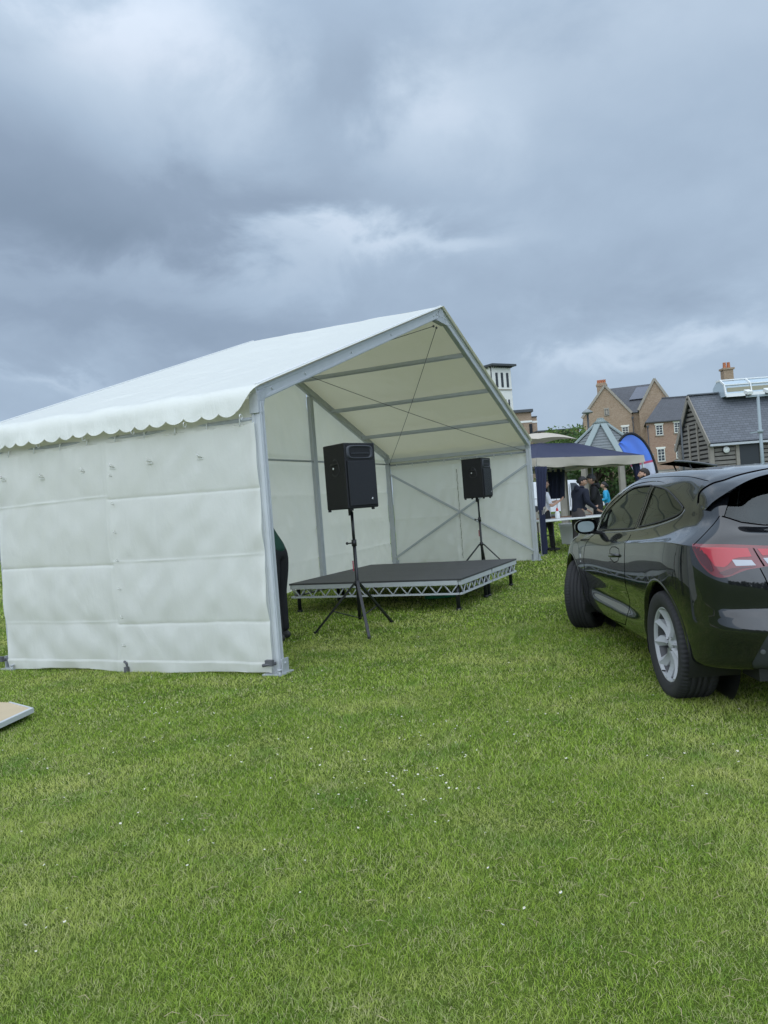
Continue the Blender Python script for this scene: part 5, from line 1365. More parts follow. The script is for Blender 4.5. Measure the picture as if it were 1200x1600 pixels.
def leaf_obj(Q, name, m, parent):
    n = len(Q); me = bpy.data.meshes.new(name); me.vertices.add(n*4); me.vertices.foreach_set('co', Q.astype(np.float32).ravel()); me.loops.add(n*4); me.loops.foreach_set('vertex_index', np.arange(n*4, dtype=np.int32))
    me.polygons.add(n); me.polygons.foreach_set('loop_start', np.arange(0, n*4, 4, dtype=np.int32)); me.update(calc_edges=True); me.validate(); me.materials.append(m)
    o = bpy.data.objects.new(name, me); C.objects.link(o); o.parent = parent; return o
def tree(label, loc, h, w, lm, seed, dens=160, size=.10, low=.25, group=None, nb=16):
    t = thing('tree', label, 'tree', loc, 0, group); rr = random.Random(seed); m = MB()
    pts = [Vector((0, 0, 0)), Vector((rr.uniform(-.1, .1), 0, h*.3)), Vector((rr.uniform(-.2, .2), 0, h*.6)), Vector((rr.uniform(-.2, .2), 0, h*.88))]
    m.tube(pts, [h*.035, h*.027, h*.017, h*.006], 10); m.build('trunk', BARK, t); blobs = []
    m = MB()
    for i in range(nb):
        z = h*(low+(1-low-.08)*rr.random()); f = math.sin(math.pi*min(1, max(.08, (z/h-low+.10)/(1-low+.12))))**.6
        a = rr.uniform(0, 6.28); r = w/2*f*rr.uniform(.35, .85); p = Vector((r*math.cos(a), r*math.sin(a), z)); blobs.append((p, (w*.20*rr.uniform(.7, 1.25), w*.20*rr.uniform(.7, 1.2), h*.11*rr.uniform(.7, 1.3))))
        m.tube([Vector((0, 0, z*.6)), Vector((p.x*.5, p.y*.5, z*.82)), p], [h*.012, h*.007, h*.003], 6)
    m.build('limbs', BARK, t); leaf_obj(leaves(blobs, dens/ (size*size) * .02, size, seed), 'crown', lm, t); return t
def trees():
    X = lambda px, Y: at(px, 760, Y).x
    for i, (px, Y, h, w, k, lb) in enumerate([
        (868, 62, 5.9, 5.0, 0, 'small light green tree left of the pavilion roof, nearer the marquee'), (892, 60, 6.5, 5.0, 0, 'taller light green tree just left of the pavilion roof'),
        (905, 52, 5.3, 5.0, 1, 'dark green bushy tree behind the white van'), (932, 50, 5.2, 5.5, 2, 'mid green tree seen under the gazebo between its timber posts'), (957, 49, 4.9, 5.0, 1, 'dark green tree behind the blue jacketed person'),
        (978, 50, 4.4, 2.4, 2, 'green tree behind the right timber post of the pavilion'), (878, 54, 4.4, 4.6, 1, 'low dark tree left of the white van')]):
        tree(lb, (X(px, Y), Y, 0), h, w, LM[k], 40+i, dens=260, size=.13, low=.18, group='trees beyond the pavilion')
    t = thing('spiky_shrub', 'low spiky green shrub beside the blue flag', 'shrub', (X(1040, 30), 30, 0)); r = random.Random(5); m = MB()
    for i in range(160):
        a = r.uniform(0, 6.28); e = r.uniform(.3, 1.35); L = r.uniform(.5, 1.0)*1.75; p0 = Vector((r.uniform(-.5, .5), r.uniform(-.3, .3), .1)); d = Vector((math.cos(a)*math.cos(e), math.sin(a)*math.cos(e), math.sin(e)))
        s_ = Vector((-math.sin(a), math.cos(a), 0))*.035; mid = p0+d*L*.6; m.add([p0-s_, p0+s_, mid+s_, mid-s_, p0+d*L+Vector((0, 0, -.1))], [(0, 1, 2, 3), (3, 2, 4)])
    m.build('leaves', LM[0], t, fix=False)
    m = MB(); m.cyl((0, 0, 0), (0, 0, .4), .12, .08); m.build('stem', BARK, t)
    # belt of trees behind the viewer and to the sides (seen only as reflections in the car)
    r = np.random.default_rng(3); bl = []
    for x in np.linspace(-70, 70, 46):
        bl.append(((x+r.uniform(-1, 1), -48+r.uniform(-3, 3), r.uniform(1.2, 2.2)), (r.uniform(2, 3.6), 2.0, r.uniform(1.2, 2.4))))
    o = leaf_obj(leaves(bl, 60, .5, 8), 'woodland', LM[1], None); tag(o, 'far off belt of dark trees across the field behind the viewer', 'woodland', kind='stuff')
trees()
# ------------------------------------------------------------------ fence, van, cars
def fence():
    Y = 26.5; a, b = at(838, 800, Y).x, at(1010, 790, Y).x
    t = thing('rail_fence', 'low timber post and rail fence across the grass beyond the gazebo', 'fence', (a, Y, 0)); L = b-a; n = 4
    for i in range(n+1): m = MB(); m.box((i*L/n, 0, .35), (.14, .12, .70)); m.build('post', M['timber'], t, bevel=.01)
    for i in range(n): m = MB(); m.beam((i*L/n, -.07, .42), ((i+1)*L/n, -.07, .42), .05, .13); m.build('rail', M['timber_brown'], t)
fence()
def simple_vehicle(name, label, cat, loc, rz, body_pts, W, paint, wheels, glass, wr=.33, extra=None, tum=.10, belt=1.0):
    """side outline lofted across the width with tumblehome above the belt"""
    t = thing(name, label, cat, loc, rz); P = smooth_poly(body_pts, 5, sharp=range(len(body_pts)) if len(body_pts) < 9 else ())
    m = MB(); ys = [-1, -.97, -.88, -.5, 0, .5, .88, .97, 1]
    rows = []
    for y in ys:
        rows.append([(p[0]*(1-.03*abs(y)**4), y*W/2*(1-tum*max(0, p[1]-belt)/1.0), belt*0+p[1]-(.05*abs(y)**6 if p[1] > belt else 0)) for p in P])
    n = len(P); vs = [p for r in rows for p in r]; fs = [(i*n+k, i*n+(k+1) % n, (i+1)*n+(k+1) % n, (i+1)*n+k) for i in range(len(ys)-1) for k in range(n)]
    m.add(vs, fs, True); m.add(rows[0], [tuple(range(n))]); m.add(rows[-1], [tuple(reversed(range(n)))])
    b = m.build('body', paint, t); e = b.modifiers.new('split', 'EDGE_SPLIT'); e.split_angle = R(35)
    for g in glass:
        for s_ in (-1, 1):
            pl = [(x, s_*(W/2*(1-tum*max(0, z-belt))+.004), z) for x, z in g]; m = MB(); m.prism(pl, (0, s_*.006, 0)); m.build('side_window', M['glass_dark'], t)
    for x in wheels:
        for s_ in (-1, 1):
            m = MB(); y = s_*(W/2-.10); m.lathe([(wr*.62, -.1), (wr*.95, -.11), (wr, -.08), (wr, .08), (wr*.95, .11), (wr*.62, .1)], 28, 'y', (x, y, wr)); w = m.build('wheel', mat('far_tyre', (.02, .02, .022), .8), t)
            m = MB(); m.cyl((x, y-.09, wr), (x, y+.09, wr), wr*.62, n=20); m.build('rim', M['alu'], w)
            m = MB(); m.cyl((x, y+s_*.072, wr), (x, y+s_*.115, wr), wr*1.22, n=24); m.build('wheel_arch', M['black_plastic'], t)
    return t
def vehicles():
    wp = mat('white_car_paint', (.72, .73, .74), .25, coat=.6)
    Y = 42.0; x = at(892, 780, Y).x
    van = [(-2.2, .35), (2.3, .35), (2.45, .75), (2.3, 1.05), (1.75, 1.22), (1.15, 1.82), (.9, 1.93), (-1.9, 1.95), (-2.2, 1.85), (-2.28, .9)]
    t = simple_vehicle('van', 'small white panel van parked beyond the fence behind the people', 'van', (x-1.0, Y, 0), R(8), van, 1.75, wp, (-1.35, 1.45), [[(.75, 1.18), (1.55, 1.2), (1.05, 1.74), (.75, 1.76)]], .31)
    m = MB(); m.box((-.1, -.885, 1.1), (.02, .012, 1.2)); m.box((-1.1, -.885, 1.05), (1.9, .012, .02)); m.box((.66, -.885, 1.1), (.02, .012, 1.2)); m.build('door_gap', M['frame_dark'], t)
    m = MB(); m.box((-.2, -.885, 1.0), (.14, .03, .04)); m.build('door_handle', M['black_plastic'], t)
    m = MB(); m.box((-2.27, -.72, 1.35), (.04, .14, .5)); m.build('tail_lamp', mat('lamp_red', (.4, .02, .02), .3), t)
    m = MB(); m.sphere((1.35, -1.0, 1.25), (.10, .10, .14), 12, 8); m.build('door_mirror', M['black_plastic'], t)
    car = [(-2.0, .35), (2.0, .35), (2.1, .62), (1.9, .85), (1.0, .98), (.45, 1.38), (-.2, 1.47), (-1.1, 1.42), (-1.75, 1.05), (-2.05, .95), (-2.1, .6)]
    x = at(962, 770, 72).x
    simple_vehicle('parked_car', 'white hatchback parked far behind the blue jacketed person', 'car', (x, 72, 0), R(12), car, 1.7, wp, (-1.25, 1.3), [[(-1.4, 1.0), (.8, 1.0), (.35, 1.32), (-.2, 1.38), (-1.0, 1.33)]], .30, tum=.25, belt=.95)
    # dark estate with its tailgate raised, just beyond the black hatchback
    gp = mat('dark_grey_paint', (.05, .056, .062), .25, coat=.8)
    Y = 11.5; p = at(1085, 735, Y)
    est = [(-2.2, .32), (2.1, .32), (2.2, .6), (2.0, .82), (1.15, .95), (.55, 1.24), (-.1, 1.31), (-1.3, 1.28), (-1.9, 1.22), (-2.2, .95), (-2.25, .6)]
    t = simple_vehicle('parked_car', 'dark grey estate car with its tailgate raised behind the black hatchback', 'car', (p.x+2.3, Y+.4, 0), R(4), est, 1.75, gp, (-1.35, 1.3), [[(-1.85, .98), (.95, .97), (.5, 1.2), (-.1, 1.25), (-1.3, 1.22)]], .31, tum=.3, belt=.95)
    def tg(u, v):
        a = at(1041+67*u, 722+ (5.5*u*u+1.5*u), Y+.05)
        return Vector((a.x-(p.x+2.3)+0.0, a.y-(Y+.4)+.55*v-.05, a.z-.02*v))
    m = MB(); m.grid(tg, 16, 8); o = m.build('tailgate', gp, t)
    def tg2(u, v): q_ = tg(u, v); q_.z -= .006; return q_
    m = MB(); m.grid(tg2, 16, 8); m.build('tailgate_lining', MATS['panel_gap'], t)
    m = MB(); m.tube([tg(u, 0) for u in np.linspace(0, 1, 12)], .018, 6); m.build('tailgate_edge', gp, o)
    for yy in (.05, .95):
        q0 = tg(.35, yy); m = MB(); m.cyl(q0, Vector((q0.x+.25, q0.y, 1.0)), .012, n=8); m.build('gas_strut', M['black_metal'], t)
vehicles()
# ------------------------------------------------------------------ buildings
def windowbox(x, z, w, h, y, parent, bars=(2, 4), lintel=True, frame='frame_white', fw=.07):
    m = MB(); m.box((x, y-.02, z), (w, .05, h)); m.build('window_pane', M['glass_dark'], parent); g = MB()
    g.box((x-w/2, y-.04, z), (fw, .09, h+fw)); g.box((x+w/2, y-.04, z), (fw, .09, h+fw)); g.box((x, y-.04, z-h/2), (w-fw, .09, fw)); g.box((x, y-.04, z+h/2), (w-fw, .09, fw))
    for i in range(1, bars[0]): g.box((x-w/2+w*i/bars[0], y-.048, z), (.035, .05, h-fw))
    for i in range(1, bars[1]): g.box((x, y-.051, z-h/2+h*i/bars[1]), (w-fw, .05, .035 if i != bars[1]//2 else .06))
    f = g.build('window_frame', M[frame], parent)
    m = MB(); m.box((x, y-.06, z-h/2-.09), (w+.25, .16, .08)); m.build('window_sill', M['stone'], parent)
    if lintel: m = MB(); m.box((x, y-.03, z+h/2+.14), (w+.3, .08, .18)); m.build('lintel', M['frame_white'] if lintel == 1 else M['stone'], parent)
def W2(px, py, Y): p = at(px, py, Y); return p.x, p.z
def wallprism(t, name, pts, Y0, depth, m_, thick=None):
    o = Vector(t.location); mb = MB(); mb.prism([(x-o.x, Y0-o.y, z) for x, z in pts], (0, depth, 0)); return mb.build(name, m_, t)
def drain(t, px0, py0, py1, Y):
    a = at(px0, py0, Y); o = Vector(t.location); m = MB(); m.cyl((a.x-o.x, Y-o.y, a.z), (a.x-o.x, Y-o.y, 0.0), .055, n=10); m.box((a.x-o.x, Y-o.y, a.z+.1), (.25, .2, .25)); m.build('drainpipe', M['frame_dark'], t)
def house():
    Y = 100.0; L, zl = W2(922, 640, Y); ax, az = W2(945, 603, Y); vx, vz = W2(985, 646, Y)
    t = thing('brick_house', 'buff brick house with two front gables, stone copings and a chimney', 'house', (ax, Y, 0)); o = t.location.copy(); t.rotation_euler = (0, 0, R(-20))
    half = vx-ax; ez = vz
    g1 = [(ax-half, 0), (vx, 0), (vx, ez), (ax, az), (ax-half, ez)]
    wallprism(t, 'gable_wall', g1, Y, 8.0, M['brick'])
    a2, z2 = W2(1020, 596, Y-.5); l2, e2 = W2(998, 642, Y-.5); h2 = a2-l2; 
    wallprism(t, 'gable_wall', [(l2, 0), (a2+h2, 0), (a2+h2, e2), (a2, z2), (l2, e2)], Y-.5, 9.0, M['brick'])
    def coping(p0, p1, y, nm='coping'):
        m = MB(); m.beam((p0[0]-o.x, y-o.y, p0[1]+.06), (p1[0]-o.x, y-o.y, p1[1]+.06), .5, .28); m.build(nm, M['stone'], t)
    coping((ax-half-.15, ez-.12), (ax, az), Y+.05); coping((vx+.05, ez-.10), (ax, az), Y+.05)
    coping((l2-.1, e2-.1), (a2, z2), Y-.45); coping((a2+h2, e2), (a2, z2), Y-.45)
    # roof between the gables, facing the viewer
    rz = W2(965, 607, Y+6)[1]
    m = MB(); x0, x1 = ax-o.x, a2-o.x
    m.add([(x0, .1, ez), (vx-o.x-.1, .05, ez-.02), (l2-o.x+.05, .05, ez-.02), (x1, .1, ez), (x1, 6.0, rz), (x0, 6.0, rz), (x0, 12, ez), (x1, 12, ez)], [(0, 1, 2, 3), (0, 3, 4, 5), (5, 4, 7, 6)]); m.build('roof', M['slate_dark'], t)
    # gable roofs running back
    m = MB()
    for (cx, hw, zr, ze, y0, y1) in ((ax-o.x, half, az, ez, .12, 7.9), (a2-o.x, h2, z2, e2, -.35, 8.4)):
        m.add([(cx-hw-.15, y0, ze-.04), (cx, y0, zr+.04), (cx+hw+.15, y0, ze-.04), (cx-hw-.15, y1, ze-.04), (cx, y1, zr+.04), (cx+hw+.15, y1, ze-.04)], [(0, 1, 4, 3), (1, 2, 5, 4)])
    m.build('roof', M['slate_dark'], t, solid=.06)
    # solar panels leaning on the roof slope beside the right gable
    sl = lambda y: ez+(rz-ez)*(y/6.0)+.10
    m = MB(); m.prism([(x1-3.3, 2.6, sl(2.6)), (x1-1.5, 2.6, sl(2.6)), (x1-.55, 5.2, sl(5.2)), (x1-2.35, 5.2, sl(5.2))], (0, -.06, .06)); m.build('solar_panel', M['solar'], t)
    m = MB(); m.box(((vx+l2)/2-o.x, 1.0, ez/2-.1), (l2-vx+1.2, 1.2, ez)); m.build('link_wall', M['brick'], t)
    # chimney
    cx = (W2(930, 620, Y+1)[0]+W2(944, 620, Y+1)[0])/2-o.x; cz = W2(937, 602, Y+1)[1]; cw = W2(944, 620, Y+1)[0]-W2(930, 620, Y+1)[0]
    m = MB(); m.box((cx, 1.3, (cz+ez)/2), (cw, 1.1, cz-ez+.6)); m.box((cx, 1.3, cz-.0), (cw+.2, 1.3, .22)); ch = m.build('chimney', M['brick'], t)
    for i in range(4): m = MB(); m.lathe([(.15, 0), (.16, .08), (.13, .60), (.15, .66), (.12, .66)], 12, c=(cx-cw*.36+i*cw*.24, 1.3, cz+.07)); m.build('chimney_pot', M['terracotta'], ch)
    x, z = W2(948, 644, Y); windowbox(x-o.x, z, .34, .62, 0, t, (1, 1), 2, 'frame_dark', .05)
    m = MB(); m.box((x-o.x, -.03, z), (.62, .05, .98)); m.build('window_surround', M['stone'], t)
    x, z = W2(976, 675, Y); windowbox(x-o.x, z, .75, 1.2, 0, t)
    x, z = W2(948, 690, Y); windowbox(x-o.x, z-.2, .75, 1.2, 0, t)
    x, z = W2(1014, 690, Y-.5); windowbox(x-o.x, z-1.2, .8, 1.2, -.5, t)
    drain(t, 987, 655, 0, Y-.08)
    # lower part to the left
    m = MB(); a = W2(907, 663, Y+1)[0]; m.box(((a+ax-half)/2-o.x, 3.5, ez/2-.9), (ax-half-a, 5, ez-1.8)); m.build('side_wall', M['brick'], t)
    m = MB(); z0 = ez-1.8; m.prism([(a-.2-o.x, .85, z0), (ax-half-o.x, .85, z0), (ax-half-o.x, .85, z0+2.0)], (0, 5.2, 0)); m.build('low_roof', M['slate_dark'], t)
house()
def wing():
    Y = 92.0; x0, e0 = W2(1009, 660, Y); x1 = W2(1120, 650, Y)[0]; e1 = e0+.10
    t = thing('brick_house', 'two storey brick wing with white sash windows and a slate roof left of the barn', 'house', (x0, Y, 0)); o = t.location
    mw = MB(); mw.prism([(0, 0, 0), (x1-x0, 0, 0), (x1-x0, 0, e0), (0, 0, e0)], (2.8, 8.0, 0)); mw.build('wall', M['brick_red'], t)
    r0, rz = W2(1034, 623, Y+4.0); 
    m = MB(); m.add([(-.15, -.25, e0-.05), (x1-x0, -.25, e0-.05), (x1-x0, 4.0, rz), (r0-x0, 4.0, rz), (2.5, 8.2, e0-.05), (x1-x0, 8.2, e0-.05)], [(0, 1, 2, 3), (0, 3, 4), (3, 2, 5, 4)]); m.build('roof', M['slate_dark'], t, solid=.08)
    m = MB(); m.beam((-.2, -.32, e0-.06), (x1-x0, -.32, e0-.06), .12, .12); m.build('gutter', M['frame_dark'], t)
    for px, py in ((1030, 672), (1058.5, 668)):
        x, z = W2(px, py, Y); windowbox(x-x0, z, .78, 1.15, 0, t)
    for px, py in ((1033, 711), (1062, 706)):
        x, z = W2(px, py, Y); windowbox(x-x0, z, .82, 1.45, 0, t)
    drain(t, 1012, 668, 0, Y-.1)
    m = MB(); z = W2(1130, 609, Y+2.7)[1]; m.beam((r0-x0, 4.0, rz+.05), (x1-x0, 4.0, rz+.05), .3, .16); m.build('ridge_tiles', M['slate_dark'], t)
    # taller roof range beyond, rising to the right behind the barn
    Y2 = 108; a, za = W2(1085, 619, Y2); b, zb = W2(1215, 586, Y2)
    t2 = thing('brick_house', 'long brick house whose roof and chimney rise behind the barn', 'house', (a, Y2, 0)); o2 = t2.location
    m = MB(); m.box(((b-a)/2+2, 4, za/2-1.3), (b-a+4, 7, za-2.6)); m.build('wall', M['brick'], t2)
    m = MB(); m.prism([(0, 0.2, za-2.9), (b-a+6, .2, za-2.9), (b-a+6, 3.6, zb+.5), (0, 3.6, za)], (0, 3.8, -.4)); m.build('roof', M['slate_dark'], t2)
    c0, cz = W2(1136, 575, Y2-1); c1 = W2(1151, 575, Y2-1)[0]
    m = MB(); m.box(((c0+c1)/2-o2.x, .6, cz-2.6), (c1-c0, 1.1, 5.2)); m.box(((c0+c1)/2-o2.x, .6, cz+.05), (c1-c0+.3, 1.4, .26)); ch = m.build('chimney', M['brick'], t2)
    for i in range(2): m = MB(); m.lathe([(.24, 0), (.25, .1), (.2, .8), (.23, .88), (.19, .88)], 12, c=((c0+c1)/2-o2.x-.28+.56*i, .6, cz+.12)); m.build('chimney_pot', M['terracotta'], ch)
wing()
def barn():
    Y = 36.0; xc, ze = W2(1110, 686, Y); xr = xc+16
    t = thing('barn', 'low barn of weathered grey boards with a grey slate roof and a glazed ridge light', 'barn', (xc, Y, 0))
    apx, rz = W2(1081, 621, Y+1.8); D = 3.6
    m = MB(); m.box((8, D/2, ze/2-.02), (15.96, D-.04, ze)); m.build('wall', M['board_dark'], t)
    # gable end wall
    m = MB(); m.prism([(0, .02, ze-.02), (0, D-.02, ze-.02), (0, D/2, rz-.12)], (.2, 0, 0)); m.build('gable', M['board_dark'], t)
    # waney boards, each a lapped plank, front and gable
    rnd = random.Random(4); m = MB(); z = .1
    doors = (W2(1153, 700, Y)[0]-xc-.12, W2(1186, 700, Y)[0]-xc+.12)
    while z < ze-.1:
        for a, b in ((.12, doors[0]), (doors[1], 15.9)):
            m.beam((a, -.03-.01*(int(z*10) % 2), z), (b, -.03, z+rnd.uniform(-.02, .02)), .035, .15, up=(0, 0, 1))
        z += .20
    m.build('front_boarding', M['board_grey'], t)
    m = MB(); z = .1
    while z < rz-.25:
        k = 0 if z < ze else (z-ze)/(rz-ze)*(D/2)
        m.beam((-.03, .05+k, z+rnd.uniform(-.015, .015)), (-.03, D-.05-k, z+rnd.uniform(-.03, .03)), .035, .13, up=(0, 0, 1)); z += .215
    m.build('gable_boarding', M['board_grey'], t)
    for (x, y) in ((-.03, -.04), (-.04, D)): m = MB(); m.box((x, y, ze/2), (.20, .20, ze)); m.build('corner_post', M['timber'], t)
    for yy in (D*.36, D*.64): m = MB(); m.box((-.07, yy, rz*.38), (.05, .14, rz*.76)); m.build('gable_stud', M['timber'], t)
    # slate roof with overhang
    x0 = -.18; m = MB(); ov = .28; sl = (rz-ze)/(D/2)
    m.add([(x0, -ov, ze-ov*sl+.12), (16, -ov, ze-ov*sl+.12), (16, D/2, rz+.05), (x0+.0, D/2, rz+.05), (x0, D+ov, ze-ov*sl+.12), (16, D+ov, ze-ov*sl+.12)], [(0, 1, 2, 3), (3, 2, 5, 4)]); m.build('roof', M['slate'], t, solid=.09)
    m = MB(); m.beam((x0-.02, -ov-.02, ze-ov*sl+.05), (x0-.02, D/2, rz+.0), .05, .24, up=(0, 0, 1)); m.beam((x0-.02, D+ov, ze-ov*sl+.05), (x0-.02, D/2, rz+.0), .05, .24, up=(0, 0, 1)); m.build('bargeboard', M['timber'], t)
    m = MB(); m.beam((x0, -ov-.06, ze-ov*sl+.03), (16, -ov-.06, ze-ov*sl+.03), .12, .10); m.build('gutter', M['galv'], t)
    m = MB(); m.beam((x0, D/2, rz+.12), (1.3, D/2, rz+.12), .25, .06); m.build('ridge_tiles', M['lead'], t)
    # ridge light: white framed glazed upstand
    gx0 = W2(1122, 600, Y+D/2)[0]-xc; zt = W2(1122, 597, Y+D/2)[1]; zb = rz-.15
    rl = MB(); gm = mat('ridge_glass', (.42, .50, .55), .15)
    rl.prism([(gx0, D/2-.75, zb), (gx0, D/2-.62, zt-.25), (gx0, D/2-.20, zt), (gx0, D/2+.20, zt), (gx0, D/2+.62, zt-.25), (gx0, D/2+.75, zb)], (9, 0, 0)); r_ = rl.build('ridge_light', gm, t)
    m = MB()
    for i in range(8):
        x = gx0+i*1.25; m.beam((x, D/2-.77, zb), (x, D/2-.64, zt-.24), .09, .05, up=(1, 0, 0)); m.beam((x, D/2-.64, zt-.23), (x, D/2-.2, zt+.03), .09, .05, up=(1, 0, 0)); m.beam((x, D/2-.2, zt+.03), (x, D/2+.2, zt+.03), .09, .05, up=(1, 0, 0))
    m.beam((gx0, D/2-.79, zb+.03), (gx0+9, D/2-.79, zb+.03), .06, .16); m.beam((gx0, D/2-.655, zt-.25), (gx0+9, D/2-.655, zt-.25), .05, .05); m.beam((gx0, D/2-.2, zt+.04), (gx0+9, D/2-.2, zt+.04), .08, .05); m.build('glazing_bar', M['white_paint'], r_)
    m = MB(); m.box((gx0+4.5, D/2-.70, zb+.30), (8.8, .03, .20)); m.build('louvre', mat('louvre', (.30, .28, .2), .7), r_)
    # door, frame, round lamp, sign
    a, z1 = W2(1153, 693, Y); b = W2(1185, 693, Y)[0]
    m = MB(); m.box(((a+b)/2-xc, -.02, z1/2), (b-a, .06, z1)); m.build('door', mat('door_dark', (.016, .02, .024), .4), t)
    m = MB(); m.box((a-xc-.08, -.05, z1/2), (.16, .12, z1)); m.box((b-xc+.08, -.05, z1/2), (.16, .12, z1)); m.box(((a+b)/2-xc, -.06, z1+.08), (b-a+.35, .12, .16)); m.build('door_frame', M['timber'], t)
    x, z = W2(1133, 703, Y); m = MB(); m.lathe([(0, 0), (.13, .01), (.16, .05), (.15, .10)], 24, 'y', (x-xc, -.19, z)); m.build('bulkhead_lamp', M['white_plastic'], t)
    m = MB(); m.cyl((x-xc, -.05, z), (x-xc, -.15, z), .17, n=20); m.build('lamp_base', M['black_plastic'], t)
    x, z = W2(1167, 685.5, Y); m = MB(); m.box((x-xc, -.13, z), (.34, .02, .09)); m.build('plaque', M['timber'], t)
    # reddish timber gate screen against the gable
    g = thing('timber_screen', 'reddish brown timber screen standing against the barn gable', 'screen', (W2(1095, 720, Y-.5)[0], Y-.6, 0))
    for i in range(5): m = MB(); m.box((-.22+i*.11, 0, .97), (.10, .05, 2.0-.05*(i % 2))); m.build('plank', M['timber_brown'], g)
    m = MB(); m.box((.0, .05, 1.5), (.6, .04, .1)); m.box((0, .05, .5), (.6, .04, .1)); m.build('batten', M['timber'], g)
    w = thing('garden_wall', 'low white wall between the flag and the barn', 'wall', (W2(1055, 730, 40)[0], 40, 0)); m = MB(); m.box((0, 0, 1.0), (3.2, .25, 2.0)); m.build('masonry', M['render'], w); m = MB(); m.box((0, 0, 2.03), (3.3, .33, .07)); m.build('coping', M['stone'], w)
barn()
def pavilion():
    Y = 30.0; x, z = W2(938, 657, Y)
    t = thing('pavilion', 'octagonal timber pavilion with a grey shingle roof and pale green hips', 'pavilion', (x, Y, 0), R(27))
    Rr, ze = 1.95, 2.36; n = 8; off = math.pi/8
    ring = [Vector((Rr*math.cos(off+i*math.pi/4), Rr*math.sin(off+i*math.pi/4), ze)) for i in range(n)]; ap = Vector((0, 0, z))
    m = MB()
    for i in range(n):
        a, b = ring[i], ring[(i+1) % n]; K = 14
        for k in range(K):
            f0, f1 = k/K, (k+1)/K; up = Vector((0, 0, .035))
            p0, p1, q0, q1 = a.lerp(ap, f0), b.lerp(ap, f0), a.lerp(ap, f1), b.lerp(ap, f1)
            m.add([p0+up, p1+up, q1, q0, p0, p1], [(0, 1, 2, 3), (4, 5, 1, 0)])
    m.build('roof', mat('shingle', (.15, .165, .17), .8, var=.3, vscale=6), t, fix=False)
    for i in range(n): m = MB(); m.beam(ring[i]+Vector((0, 0, .06)), ap+Vector((0, 0, .07)), .24, .05); m.build('hip_strip', M['pale_green'], t)
    m = MB(); m.cyl(ap-Vector((0, 0, .12)), ap+Vector((0, 0, .10)), .32, .05, n=8); m.build('finial', M['pale_green'], t)
    for i in range(n): a = ring[i]*.88; m = MB(); m.box((a.x, a.y, ze/2), (.18, .18, ze), Matrix.Rotation(off+i*math.pi/4, 3, 'Z')); m.build('post', M['timber'], t)
    m = MB()
    for i in range(n): a, b = ring[i]*.88, ring[(i+1) % n]*.88; m.beam((a.x, a.y, ze-.05), (b.x, b.y, ze-.05), .1, .18)
    m.build('ring_beam', M['timber'], t)
pavilion()
